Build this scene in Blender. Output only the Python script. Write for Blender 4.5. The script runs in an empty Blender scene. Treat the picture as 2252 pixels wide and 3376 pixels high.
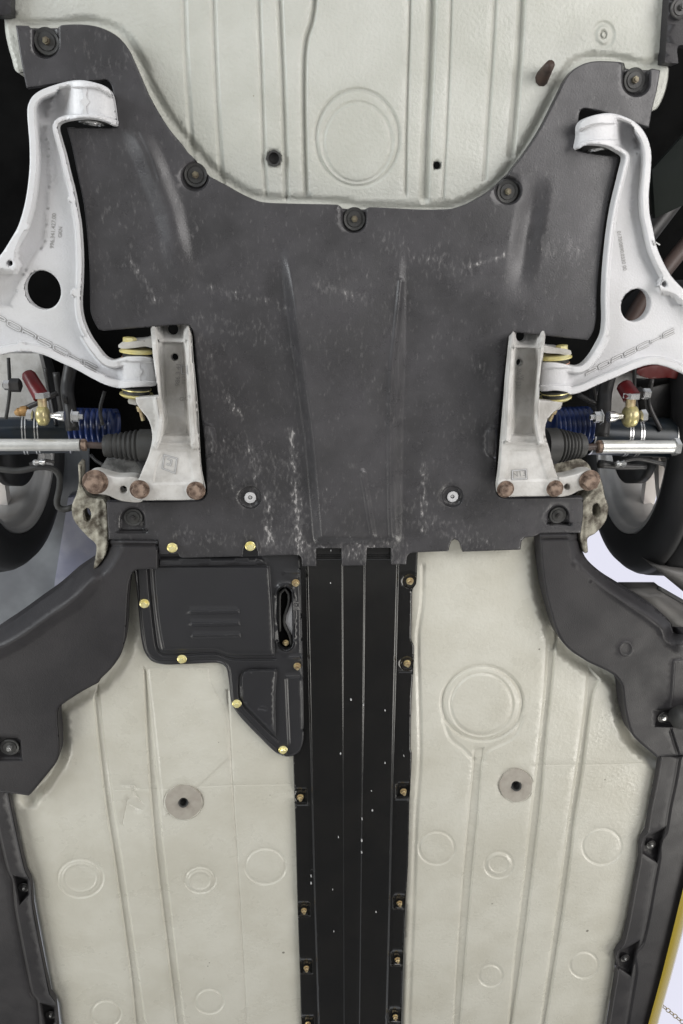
import bpy, bmesh, math, random
import numpy as np
from mathutils import Vector, Matrix
from mathutils.geometry import delaunay_2d_cdt
random.seed(4); rng = np.random.default_rng(4)
S = bpy.context.scene
COL = S.collection

# ---------------------------------------------------------------- camera
F = 2438.0; CX, CY = 1126.0, 1688.0                 # focal length and centre in photograph pixels
d1 = np.array([50., 6450., 2438.]); d2 = np.array([20500., -50., 2438.])
ez = np.cross(d2, d1); ez /= np.linalg.norm(ez)
if ez[2] < 0: ez = -ez
ey = -d1 / np.linalg.norm(d1); ey -= ez * ey.dot(ez); ey /= np.linalg.norm(ey)
ex = np.cross(ey, ez)
ZF = 1.75                                            # height of the car's floor above the ground, car on a lift
D = 1.16                                             # camera below that floor
ZC = ZF - D
R = np.array([ex, ey, ez])
cam = bpy.data.cameras.new('camera'); co = bpy.data.objects.new('camera', cam); COL.objects.link(co)
cam.sensor_fit = 'VERTICAL'; cam.sensor_height = 36; cam.lens = 36 * F / 3376
cam.clip_start = 0.05; cam.clip_end = 100
right, up, back = R @ np.array([1., 0, 0]), R @ np.array([0, -1., 0]), R @ np.array([0, 0, -1.])
M = Matrix.Identity(4)
for i in range(3):
    M[i][0], M[i][1], M[i][2] = right[i], up[i], back[i]
M[2][3] = ZC
co.matrix_world = M; S.camera = co

# ---------------------------------------------------------------- light
S.view_settings.view_transform = 'Standard'; S.view_settings.look = 'None'
S.view_settings.exposure = 0; S.view_settings.gamma = 1
wd = bpy.data.worlds.new('World'); S.world = wd; wd.use_nodes = True
wd.node_tree.nodes['Background'].inputs[0].default_value = (0.93, 0.96, 1, 1)
wd.node_tree.nodes['Background'].inputs[1].default_value = 0.55
def area(name, loc, target, sx, sy, power, col):
    l = bpy.data.lights.new(name, 'AREA'); l.shape = 'RECTANGLE'; l.size = sx; l.size_y = sy; l.energy = power; l.color = col
    o = bpy.data.objects.new(name, l); COL.objects.link(o); o.location = loc
    o.rotation_euler = (Vector(target) - Vector(loc)).to_track_quat('-Z', 'Y').to_euler()
area('unseen_light', (0, 0.3, 0.03), (0, .31, ZF), 3.4, 3.4, 11, (1, .99, .97))  # added fill, stands in for light bounced off the floor
area('unseen_light', (-1.35, 0.45, 0.2), (-.1, .1, ZF), 1.3, 2.6, 58, (1, .97, .95))  # unseen main light, added on the right side
area('unseen_light', (2.0, 0.8, 0.35), (.1, .2, ZF), .9, 2.4, 78, (.94, .98, 1))  # unseen light, added on the left side
area('unseen_light', (0.1, 2.6, 0.3), (0, .4, ZF), 2.4, .8, 14, (1, 1, .98))  # unseen light, added from the front
area('unseen_light', (-2.0, -2.0, .3), (-.1, -.8, ZF), .9, 1.6, 36, (1, .97, .90))  # unseen light, added to brighten the dim rear floor
area('unseen_light', (2.0, -2.0, .3), (.1, -.8, ZF), .9, 1.6, 34, (1, .97, .90))  # unseen light, added for the rear floor on the other side

# ---------------------------------------------------------------- helpers
def W(px, py, h=0.0):
    """point on the horizontal plane h metres below the car floor, seen at photograph pixel px,py"""
    px = np.asarray(px, float); py = np.asarray(py, float); h = np.asarray(h, float)
    r = np.stack([(px - CX) / F, (py - CY) / F, np.ones_like(px)], -1)
    t = (D - h) / (r @ ez)
    P = (r * t[..., None]) @ R.T
    P[..., 2] += ZC
    return P
def mpp(px, py, h=0.0):
    return float(np.linalg.norm(W(px + 5, py, h) - W(px - 5, py, h)) / 10)
def spline(pts, closed=True, step=8.0):
    """Catmull-Rom through (x,y); (x,y,1) is a sharp corner"""
    P = [np.array(p[:2], float) for p in pts]; C = [len(p) > 2 for p in pts]; n = len(P); out = []
    for i in range(n if closed else n - 1):
        a, b = P[i], P[(i + 1) % n]
        p0 = P[i - 1] if (i > 0 or closed) and not C[i] else a
        p3 = P[(i + 2) % n] if (closed or i + 2 < n) and not C[(i + 1) % n] else b
        L = np.linalg.norm(b - a); k = max(1, int(round(L / step)))
        m0 = (b - p0) / 2 if p0 is not a else (b - a); m1 = (p3 - a) / 2 if p3 is not b else (b - a)
        l0, l1 = np.linalg.norm(m0), np.linalg.norm(m1)
        if l0 > L: m0 = m0 * L / l0
        if l1 > L: m1 = m1 * L / l1
        for j in range(k):
            t = j / k; t2 = t * t; t3 = t2 * t
            out.append((2*t3-3*t2+1)*a + (t3-2*t2+t)*m0 + (-2*t3+3*t2)*b + (t3-t2)*m1)
    if not closed: out.append(P[-1])
    return np.array(out)
def circ(x, y, rx, ry=None, n=20, rot=0.0):
    ry = ry or rx; a = np.arange(n) * 2 * math.pi / n; c, s = math.cos(rot), math.sin(rot)
    u, v = rx * np.cos(a), ry * np.sin(a)
    return np.stack([x + u * c - v * s, y + u * s + v * c], -1)
def inside(P, poly):
    x, y = P[:, 0], P[:, 1]; r = np.zeros(len(P), bool); n = len(poly)
    for i in range(n):
        x0, y0 = poly[i]; x1, y1 = poly[(i + 1) % n]
        if y0 == y1: continue
        c = ((y0 > y) != (y1 > y)) & (x < (x1 - x0) * (y - y0) / (y1 - y0) + x0)
        r ^= c
    return r
def dist(P, line, closed=False):
    line = np.asarray(line, float); d = np.full(len(P), 1e9)
    n = len(line)
    for i in range(n if closed else n - 1):
        a = line[i]; b = line[(i + 1) % n]; ab = b - a; L = ab.dot(ab) + 1e-9
        t = np.clip(((P - a) @ ab) / L, 0, 1)
        q = P - a - t[:, None] * ab
        d = np.minimum(d, (q * q).sum(1))
    return np.sqrt(d)
def sst(x, a, b):
    t = np.clip((x - a) / (b - a), 0, 1); return t * t * (3 - 2 * t)

def dens(poly, st=12.0, closed=True):
    poly = np.asarray(poly, float); o = []; n = len(poly)
    for i in range(n if closed else n - 1):
        a, b = poly[i], poly[(i+1) % n]; k = max(1, int(np.linalg.norm(b-a)/st))
        for j in range(k): o.append(a + (b-a)*j/k)
    if not closed: o.append(poly[-1])
    return np.array(o)
class Relief:
    """height field in metres (positive = towards the ground) made of beads, pockets and plateaus"""
    def __init__(s): s.f = []; s.pts = []
    def bead(s, line, w, h, sharp=False):
        L = spline(line, False, 12)
        s.f.append(lambda P: h * (1 - sst(dist(P, L), 0.0 if not sharp else w * .45, w)))
        T = np.gradient(L, axis=0); T /= np.linalg.norm(T, axis=1)[:, None] + 1e-9; N = np.stack([-T[:, 1], T[:, 0]], -1)
        for o in (-w, -w * .6, -w * .3, w * .3, w * .6, w, 0): s.pts.append(L + N * o)
        return s
    def ring(s, x, y, rx, ry, w, h, rot=0.0):
        k = max(36, int(rx * .7)); L = circ(x, y, rx, ry, k, rot)
        s.f.append(lambda P: h * (1 - sst(dist(P, L, True), 0, w)))
        for o in (0, -w / 2, w / 2, -w, w): s.pts.append(circ(x, y, rx + o, ry + o, k, rot))
        return s
    def flat(s, poly, w, h):
        """plateau (or pocket, h<0) bounded by poly with a slope w wide inside its edge"""
        L = dens(poly)
        s.f.append(lambda P: h * np.where(inside(P, L), sst(dist(P, L, True), 0, w), 0))
        s.pts.append(L); cen = L.mean(0)
        for k in (.25, .5, .75, 1):
            d = L - cen; r = np.linalg.norm(d, axis=1)[:, None] + 1e-9
            # move inwards along the normal
            T = np.roll(L, -1, 0) - np.roll(L, 1, 0); T /= np.linalg.norm(T, axis=1)[:, None] + 1e-9
            N = np.stack([-T[:, 1], T[:, 0]], -1); sg = 1 if inside(L + N * .5, L).mean() > .5 else -1
            s.pts.append(L + N * sg * w * k)
        return s
    def fn(s, f): s.f.append(f); return s
    def __call__(s, P):
        r = np.zeros(len(P))
        for f in s.f: r = r + f(P)
        return r

HF = {}                                              # height function of each sheet
WL = {}                                              # world location of each object
CAR = None
def link(name, me, parent, loc, mats=(), label=None):
    o = bpy.data.objects.new(name, me); COL.objects.link(o)
    for m in mats: me.materials.append(m)
    WL[o.name] = Vector(loc)
    if parent is not None:
        o.parent = parent; o.location = Vector(loc) - WL[parent.name]
    else: o.location = loc
    if label: o['label'] = label
    return o
def mesh_obj(name, V, Fc, mats, parent, label=None, smooth=True, midx=None, attr=None, sharp=None):
    V = np.asarray(V, float); c = V.mean(0)
    me = bpy.data.meshes.new(name)
    me.from_pydata((V - c).tolist(), [], [list(map(int, f)) for f in Fc])
    if smooth: me.polygons.foreach_set('use_smooth', [True] * len(me.polygons))
    if not isinstance(mats, (list, tuple)): mats = [mats]
    if midx is not None: me.polygons.foreach_set('material_index', list(map(int, midx)))
    if attr is not None:
        a = me.attributes.new('wear', 'FLOAT', 'POINT'); a.data.foreach_set('value', attr.astype(np.float32))
    me.update(); me.validate()
    o = link(name, me, parent, c, mats, label)
    if sharp is not None: me.set_sharp_from_angle(angle=math.radians(sharp))
    return o

def sheet(name, outline, mat, parent, h=0.0, relief=None, holes=(), step=14, thick=0.012, rnd=6, rh=0.004,
          wear=None, label=None, spl=True, ostep=8):
    """pressed or moulded sheet: traced outline, height field, rolled edge, real thickness"""
    O = spline(outline, True, ostep) if spl else np.asarray(outline, float)
    H = [np.asarray(x, float) for x in holes]
    loops = [O] + H
    pts = []; edges = []
    for L in loops:
        b = len(pts); pts += [tuple(p) for p in L]; edges += [(b + i, b + (i + 1) % len(L)) for i in range(len(L))]
    nb = len(pts)
    mn, mx = O.min(0), O.max(0); g = []
    ys = np.arange(mn[1], mx[1], step * .87)
    for j, y in enumerate(ys):
        xs = np.arange(mn[0] + (j % 2) * step / 2, mx[0], step); g.append(np.stack([xs, np.full_like(xs, y)], -1))
    g = np.concatenate(g)
    def ok(P, m):
        k = inside(P, O)
        for L in H: k &= ~inside(P, L)
        P = P[k]; d = np.full(len(P), 1e9)
        for L in loops: d = np.minimum(d, dist(P, L, True))
        return P[d > m]
    g = ok(g, min(3.0, rnd * .4))
    fe = []; fp = []; nf = 0; used = set()
    if relief is not None:
        for L in relief.pts:
            L = np.asarray(L, float); k_ = inside(L, O)
            for H_ in H: k_ &= ~inside(L, H_)
            dd = np.full(len(L), 1e9)
            for L2 in loops: dd = np.minimum(dd, dist(L, L2, True))
            k_ &= dd > max(1.5, rnd * .35); prev = None
            for q, kk in zip(L, k_):
                c_ = (round(q[0]/1.6), round(q[1]/1.6))
                if kk and c_ not in used:
                    used.add(c_); fp.append(q)
                    if prev is not None and np.hypot(*(q - fp[prev])) < 30: fe.append((prev, nf))
                    prev = nf; nf += 1
                else: prev = None
    if rnd > 3:
        rp = []
        for L in loops:
            T = np.roll(L, -1, 0) - np.roll(L, 1, 0); T /= np.linalg.norm(T, axis=1)[:, None] + 1e-9
            N = np.stack([-T[:, 1], T[:, 0]], -1)
            for sg in (-1, 1):
                for k in (.45, 1.05): rp.append(L + N * sg * rnd * k)
        rp = ok(np.concatenate(rp), rnd * .3); g = np.concatenate([rp, g])
    # thin out near-duplicates
    key = np.round(g / 2.2).astype(int); _, ix = np.unique(key, axis=0, return_index=True); g = g[np.sort(ix)]
    if nf:
        cs = step * .42; occ = set()
        for q in fp:
            i0, j0 = int(q[0]//cs), int(q[1]//cs)
            for a_ in (-1, 0, 1):
                for b_ in (-1, 0, 1): occ.add((i0+a_, j0+b_))
        g = g[[(int(x//cs), int(y//cs)) not in occ for x, y in g]]
        b0 = len(pts); pts += [tuple(q) for q in fp]; edges += [(b0+a_, b0+b_) for a_, b_ in fe]
    allp = [Vector(p) for p in pts] + [Vector(p) for p in g.tolist()]
    v2, e2, f2, ov, oe, of = delaunay_2d_cdt(allp, edges, [], 0, 1e-4)
    V = np.array([tuple(v) for v in v2]); T = np.array([f for f in f2 if len(f) == 3])
    cen = V[T].mean(1); k = inside(cen, O)
    for L in H: k &= ~inside(cen, L)
    T = T[k]
    keepv = np.unique(T); mp_ = -np.ones(len(V), int); mp_[keepv] = np.arange(len(keepv)); V = V[keepv]; T = mp_[T]
    def place(V):
        d = np.full(len(V), 1e9)
        for L in loops: d = np.minimum(d, dist(V, L, True))
        hh = np.full(len(V), h) if not callable(h) else h(V)
        if relief is not None: hh = hh + relief(V)
        q = np.clip(1 - d / rnd, 0, 1); hh = hh - rh * (1 - np.sqrt(np.clip(1 - q * q, 0, 1)))
        return W(V[:, 0], V[:, 1], hh)
    P = place(V); nrm = None
    if relief is not None:
        e_ = .9
        nrm = np.cross(place(V + [e_, 0]) - P, place(V + [0, e_]) - P); nrm *= -1 if np.median(nrm[:, 2]) > 0 else 1; nrm /= np.linalg.norm(nrm, axis=1)[:, None] + 1e-12
        nrm[:, 2] = np.minimum(nrm[:, 2], -.30); nrm /= np.linalg.norm(nrm, axis=1)[:, None]
    # orientation: normals towards the ground
    a, b, c = V[T[:, 0]], V[T[:, 1]], V[T[:, 2]]
    ar = (b[:, 0]-a[:, 0])*(c[:, 1]-a[:, 1]) - (b[:, 1]-a[:, 1])*(c[:, 0]-a[:, 0])
    T[ar < 0] = T[ar < 0][:, ::-1]
    a, b, c = P[T[:, 0]], P[T[:, 1]], P[T[:, 2]]
    if np.cross(b - a, c - a)[:, 2].sum() > 0: T = T[:, ::-1]
    # boundary edges from triangles
    E = np.concatenate([T[:, [0, 1]], T[:, [1, 2]], T[:, [2, 0]]]); 
    es = set(map(tuple, E.tolist())); B = [e for e in es if (e[1], e[0]) not in es]
    bv = sorted({i for e in B for i in e}); n0 = len(P); m = {v: i for i, v in enumerate(bv)}
    top = P[bv]; low = top.copy(); low[:, 2] += thick
    PP = np.concatenate([P, top, low]); nbv = len(bv)
    FF = [tuple(t) for t in T.tolist()]
    for a_, b_ in B:
        i, j = n0 + m[a_], n0 + m[b_]; FF.append((j, i, i + nbv, j + nbv))
    at = None
    if wear is not None:
        wv = np.zeros(len(V))
        for x0, y0, x1, y1, w_, s_ in wear:
            wv = np.maximum(wv, s_ * (1 - sst(dist(V, [(x0, y0), (x1, y1)]), w_ * .3, w_)))
        at = np.concatenate([wv, wv[bv], wv[bv]])
    ob = mesh_obj(name, PP, FF, mat, parent, label, attr=at)
    if nrm is not None:
        nn = np.zeros((len(PP), 3)); nn[:len(P)] = nrm
        if len(ob.data.vertices) == len(PP): ob.data.normals_split_custom_set_from_vertices(nn.tolist())
    HF[ob.name] = lambda Q: (h(Q) if callable(h) else np.full(len(Q), h)) + (relief(Q) if relief is not None else 0)
    return ob

def basis(d):
    d = Vector(d).normalized(); a = Vector((0, 0, 1)) if abs(d.z) < .9 else Vector((0, 1, 0))
    u = d.cross(a).normalized(); return d, u, d.cross(u)
def lathe_data(p0, p1, prof, seg=28, hexa=()):
    """prof: (t along p0-p1 in 0..1, radius in metres); indices in hexa get six flats"""
    p0, p1 = Vector(p0), Vector(p1); d, u, v = basis(p1 - p0); V = []; Fc = []
    for t, r in prof:
        c = p0.lerp(p1, t)
        for k in range(seg):
            a = 2 * math.pi * k / seg; V.append(c + (u * math.cos(a) + v * math.sin(a)) * r)
    for i in range(len(prof) - 1):
        for k in range(seg):
            k2 = (k + 1) % seg; Fc.append((i*seg+k, i*seg+k2, (i+1)*seg+k2, (i+1)*seg+k))
    Fc.append(tuple(range(seg))[::-1]); Fc.append(tuple((len(prof)-1)*seg + k for k in range(seg)))
    return [tuple(x) for x in V], Fc
def lathe(name, a, b, prof, mat, parent, seg=28, label=None, sharp=35):
    """a, b = (px, py, h); prof radii in photograph pixels at that depth"""
    p0, p1 = W(*a), W(*b); s = mpp((a[0]+b[0])/2, (a[1]+b[1])/2, (a[2]+b[2])/2)
    V, Fc = lathe_data(p0, p1, [(t, r * s) for t, r in prof], seg)
    return mesh_obj(name, V, Fc, mat, parent, label, sharp=sharp)
def tube(name, pts, r, mat, parent, label=None, seg=10, flat=False):
    """pts = (px, py, h) along a smooth path, r in pixels"""
    L = spline([(p[0], p[1]) for p in pts], False, 14); hs = np.interp(np.linspace(0, len(pts)-1, len(L)), range(len(pts)), [p[2] for p in pts])
    C = W(L[:, 0], L[:, 1], hs); V = []; Fc = []; u = None
    for i, c in enumerate(C):
        t = Vector(C[min(i+1, len(C)-1)] - C[max(i-1, 0)]).normalized()
        if u is None: _, u, _ = basis(t)
        u = (u - t * u.dot(t)).normalized(); v = t.cross(u); s = mpp(L[i][0], L[i][1], hs[i])
        rr = (r[0] + (r[1]-r[0]) * i/(len(C)-1) if isinstance(r, tuple) else r) * s
        for k in range(seg):
            a = 2*math.pi*k/seg; V.append(Vector(c) + (u*math.cos(a)+v*math.sin(a)*(.35 if flat else 1)) * rr)
    for i in range(len(C)-1):
        for k in range(seg):
            k2 = (k+1) % seg; Fc.append((i*seg+k, i*seg+k2, (i+1)*seg+k2, (i+1)*seg+k))
    Fc.append(tuple(range(seg))[::-1]); Fc.append(tuple((len(C)-1)*seg+k for k in range(seg)))
    return mesh_obj(name, [tuple(x) for x in V], Fc, mat, parent, label)
def prism(name, pts, h, thick, mat, parent, label=None, holes=(), rnd=3, spl=True, step=40, rh=0.002):
    return sheet(name, pts, mat, parent, h=h, holes=holes, thick=thick, rnd=rnd, step=step, spl=spl, label=label, rh=rh)

# ---------------------------------------------------------------- materials
def mat(name, col, rough=.5, metal=0.0, col2=None, cs=8.0, cdetail=4, bump=0.0, bs=200.0, spec=.5, rvar=0.0, coat=0.0,
        spots=None, wear=None, band=.5):
    m = bpy.data.materials.new(name); m.use_nodes = True; nt = m.node_tree; N = nt.nodes; L = nt.links
    b = N['Principled BSDF']; b.inputs['Roughness'].default_value = rough; b.inputs['Metallic'].default_value = metal
    b.inputs['Specular IOR Level'].default_value = spec; b.inputs['Base Color'].default_value = (*col, 1)
    b.inputs['Coat Weight'].default_value = coat; b.inputs['Coat Roughness'].default_value = .12
    tc = N.new('ShaderNodeTexCoord'); src = tc.outputs['Object']
    def noise(sc, det=4, rg=.6):
        n = N.new('ShaderNodeTexNoise'); n.inputs['Scale'].default_value = sc; n.inputs['Detail'].default_value = det
        n.inputs['Roughness'].default_value = rg; L.new(src, n.inputs['Vector']); return n
    def ramp(fac, a, c, lo=0.0, hi=1.0):
        mr = N.new('ShaderNodeMapRange'); mr.interpolation_type = 'SMOOTHSTEP'
        mr.inputs[1].default_value = a; mr.inputs[2].default_value = c; mr.inputs[3].default_value = lo; mr.inputs[4].default_value = hi
        L.new(fac, mr.inputs[0]); return mr.outputs[0]
    def mix(fac, A, B):
        x = N.new('ShaderNodeMix'); x.data_type = 'RGBA'
        if isinstance(fac, float): x.inputs[0].default_value = fac
        else: L.new(fac, x.inputs[0])
        for i, q in ((6, A), (7, B)):
            if isinstance(q, tuple): x.inputs[i].default_value = (*q, 1)
            else: L.new(q, x.inputs[i])
        return x.outputs[2]
    c = col
    if col2:
        n = noise(cs, cdetail); c = mix(ramp(n.outputs['Fac'], .5 - band*.35, .5 + band*.35), col, col2)
    if spots:                       # (scale, threshold, colour): sparse small marks
        for sc, th, sc_col in spots:
            v = N.new('ShaderNodeTexVoronoi'); v.inputs['Scale'].default_value = sc; L.new(src, v.inputs['Vector'])
            n2 = noise(sc * .37, 1)
            mth = N.new('ShaderNodeMath'); mth.operation = 'ADD'; L.new(v.outputs['Distance'], mth.inputs[0]); 
            mm = N.new('ShaderNodeMath'); mm.operation = 'MULTIPLY'; mm.inputs[1].default_value = -1.0; L.new(n2.outputs['Fac'], mm.inputs[0]); L.new(mm.outputs[0], mth.inputs[1])
            c = mix(ramp(mth.outputs[0], th, th - .04), c, sc_col)
    wr = None
    if wear:
        at = N.new('ShaderNodeAttribute'); at.attribute_name = 'wear'
        mp = N.new('ShaderNodeMapping'); mp.inputs['Scale'].default_value = (1.25, .5, 1); mp.inputs['Rotation'].default_value = (0, 0, .45); L.new(src, mp.inputs[0])
        n3 = N.new('ShaderNodeTexNoise'); n3.inputs['Scale'].default_value = 170; n3.inputs['Detail'].default_value = 6; n3.inputs['Roughness'].default_value = .62; L.new(mp.outputs[0], n3.inputs['Vector'])
        sm = N.new('ShaderNodeMath'); sm.operation = 'MULTIPLY_ADD'; sm.inputs[1].default_value = .2; L.new(at.outputs['Fac'], sm.inputs[0]); L.new(n3.outputs['Fac'], sm.inputs[2])
        n4 = noise(16, 3); s4 = N.new('ShaderNodeMath'); s4.operation = 'MULTIPLY_ADD'; s4.inputs[1].default_value = .22; L.new(n4.outputs['Fac'], s4.inputs[0]); L.new(sm.outputs[0], s4.inputs[2])
        wr = ramp(s4.outputs[0], .85, .935)
        wf = ramp(s4.outputs[0], .66, .90, 0, .45)
        c = mix(wf, c, tuple(.45*x+.55*y for x, y in zip(wear, col))); c = mix(wr, c, wear)
    if not isinstance(c, tuple): L.new(c, b.inputs['Base Color'])
    if rvar:
        n = noise(cs * 2.3, 5); L.new(ramp(n.outputs['Fac'], .3, .7, rough - rvar, rough + rvar), b.inputs['Roughness'])
    if bump:
        n = noise(bs, 3, .5); bp = N.new('ShaderNodeBump'); bp.inputs['Strength'].default_value = bump; bp.inputs['Distance'].default_value = .002
        L.new(n.outputs['Fac'], bp.inputs['Height']); L.new(bp.outputs[0], b.inputs['Normal'])
    return m
BEIGE = mat('underseal_paint', (.51, .515, .475), .40, col2=(.43, .435, .39), cs=6, cdetail=7, bump=.65, bs=200, rvar=.12, spots=[(60, -.62, (.3, .28, .22))])
BEIGE2 = mat('floor_paint', (.61, .60, .535), .34, col2=(.53, .515, .445), cs=5, cdetail=7, bump=.42, bs=150, rvar=.14, spots=[(45, -.60, (.2, .19, .16))])
COVER = mat('grey_moulded_plastic', (.058, .056, .060), .33, col2=(.038, .037, .039), cs=11, cdetail=6, bump=.12, bs=480, rvar=.09, spots=[(55, -.62, (.12, .12, .12)), (110, -.66, (.02, .02, .02))], wear=(.33, .32, .315))
DUCT = mat('duct_plastic', (.036, .034, .036), .50, col2=(.023, .022, .024), cs=9, cdetail=6, bump=.2, bs=420, spec=.36, rvar=.06)
SATIN = mat('satin_black_cover', (.029, .029, .032), .34, col2=(.027, .027, .029), cs=7, bump=.05, bs=300, rvar=.04)
GLOSS = mat('gloss_black_paint', (.012, .012, .012), .18, col2=(.015, .0145, .014), cs=10, bump=.10, bs=9, rvar=.03)
ALU = mat('painted_cast_aluminium', (.62, .62, .635), .38, col2=(.56, .56, .565), cs=9, cdetail=7, bump=.25, bs=330, rvar=.08, spots=[(70, -.65, (.42, .40, .36))])
ALU2 = mat('dirty_cast_aluminium', (.60, .59, .57), .46, col2=(.42, .405, .38), cs=22, cdetail=6, bump=.3, bs=220, rvar=.1, spots=[(150, -.60, (.16, .13, .10))])
RELIEF_SHADE = mat('casting_relief_shade', (.30, .295, .285), .6)  # darker grey that paints shading on raised letters and numbers
RUST = mat('rusty_steel', (.075, .045, .032), .75, col2=(.30, .22, .17), cs=110, cdetail=6, bump=.2, bs=300, metal=.2)
ZINC = mat('yellow_zinc', (.78, .66, .22), .28, metal=.4, col2=(.85, .78, .42), cs=60)
DZINC = mat('greasy_yellow_zinc', (.62, .55, .25), .33, metal=.6, col2=(.42, .36, .20), cs=70, cdetail=6)
BRASS = mat('dull_yellow_steel', (.70, .60, .36), .38, metal=.7, col2=(.45, .34, .20), cs=90)
STEEL = mat('bright_steel', (.80, .80, .80), .24, metal=.85, col2=(.62, .62, .61), cs=40, bump=.08, bs=300)
RAW = mat('brushed_tie_rod', (.66, .66, .64), .34, metal=.55, col2=(.52, .52, .50), cs=30, bump=.1, bs=200)
DARK = mat('black_steel', (.018, .018, .019), .45, col2=(.035, .033, .032), cs=20, bump=.1)
RUBBER = mat('black_rubber', (.022, .022, .022), .55, bump=.15, bs=250, col2=(.04, .04, .038), cs=18)
TYRE = mat('tyre_rubber', (.014, .014, .015), .62, bump=.12, bs=150)
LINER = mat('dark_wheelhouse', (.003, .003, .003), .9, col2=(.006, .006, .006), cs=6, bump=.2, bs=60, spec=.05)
DULL = mat('dull_screw', (.22, .20, .14), .45, col2=(.12, .10, .07), cs=80, metal=.5)
SHADE = mat('dark_green_shield', (.015, .018, .017), .85, spec=.1, col2=(.015, .018, .016), cs=8)
GREYB = mat('dusty_connector', (.22, .22, .215), .7, col2=(.07, .07, .068), cs=60, cdetail=6, bump=.8, bs=120)
LINER2 = mat('grey_wheelhouse_liner', (.24, .26, .28), .5, col2=(.13, .14, .16), cs=4, bump=.05)
FENDER = mat('blue_grey_inner_panel', (.28, .29, .36), .5, col2=(.18, .19, .27), cs=8)
RIM = mat('grey_wheel_paint', (.42, .41, .40), .34, metal=.3, col2=(.30, .30, .30), cs=6)
SPOKE = mat('pale_wheel_face', (.72, .68, .64), .3, col2=(.62, .58, .55), cs=9)
BLUE = mat('blue_spring', (.006, .028, .15), .35, col2=(.005, .018, .085), cs=20, coat=.3)
NAVY = mat('dark_blue_damper', (.009, .018, .032), .28, col2=(.014, .018, .02), cs=18, metal=.2)
RED = mat('dark_red_tube', (.14, .008, .010), .35, col2=(.09, .006, .008), cs=30)
REDC = mat('red_caliper', (.09, .008, .007), .4)
BODY = mat('scraped_body_seam', (.40, .38, .31), .6, col2=(.05, .038, .024), cs=45, cdetail=9, band=.45, bump=.9, bs=110, spots=[(80, -.50, (.05, .04, .03))])
BROWN = mat('brown_sealer_patch', (.40, .375, .33), .6, col2=(.34, .31, .27), cs=40, bump=.4, bs=160)
YELLOW = mat('yellow_body_paint', (.34, .25, .012), .2, coat=.5)
TRIM = mat('dusty_sill_plastic', (.13, .125, .12), .5, col2=(.08, .078, .075), cs=8)
DARKB = mat('dark_brown_rust', (.022, .013, .010), .6, col2=(.05, .028, .02), cs=60)
BROWNB = mat('brown_steel', (.075, .048, .04), .5, col2=(.05, .035, .03), cs=20)
HOLE = mat('unlit_cavity', (.004, .004, .004), .9, spec=.05)
CHIP = mat('stone_chip', (.5, .5, .5), .6)
GROUND = mat('workshop_floor_paint', (.10, .10, .10), .4, col2=(.07, .07, .07), cs=1.5)
CEIL = mat('white_ceiling', (.75, .76, .80), .7)
GLOW = bpy.data.materials.new('glowing_background'); GLOW.use_nodes = True  # glow put into the surface for the bright ceiling and wall
_b = GLOW.node_tree.nodes['Principled BSDF']; _b.inputs['Emission Color'].default_value = (.80, .80, .93, 1); _b.inputs['Emission Strength'].default_value = .92; _b.inputs['Base Color'].default_value = (.1, .1, .1, 1)

# ---------------------------------------------------------------- surroundings
def slab(name, x0, x1, y0, y1, z, dz, m, kind=None, label=None, cat=None):
    V = [(x, y, zz) for zz in (z, z + dz) for x, y in ((x0, y0), (x1, y0), (x1, y1), (x0, y1))]
    Fc = [(0, 1, 2, 3), (7, 6, 5, 4), (0, 4, 5, 1), (1, 5, 6, 2), (2, 6, 7, 3), (3, 7, 4, 0)]
    o = mesh_obj(name, V, Fc, m, None, label, smooth=False)
    if kind: o['kind'] = kind
    if cat: o['category'] = cat
    return o
slab('ground', -7, 7, -7, 7, -.1, .1, GROUND, 'structure')
slab('ceiling', -7, 7, -7, 7, 4.6, .1, CEIL, 'structure')

# ---------------------------------------------------------------- the car
CAR = bpy.data.objects.new('car', None); COL.objects.link(CAR)
CAR.location = W(CX, CY, 0).tolist(); WL['car'] = Vector(CAR.location)
CAR['label'] = 'underside of a yellow car on a lift, pale floor pan with black and grey covers'; CAR['category'] = 'car'

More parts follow.
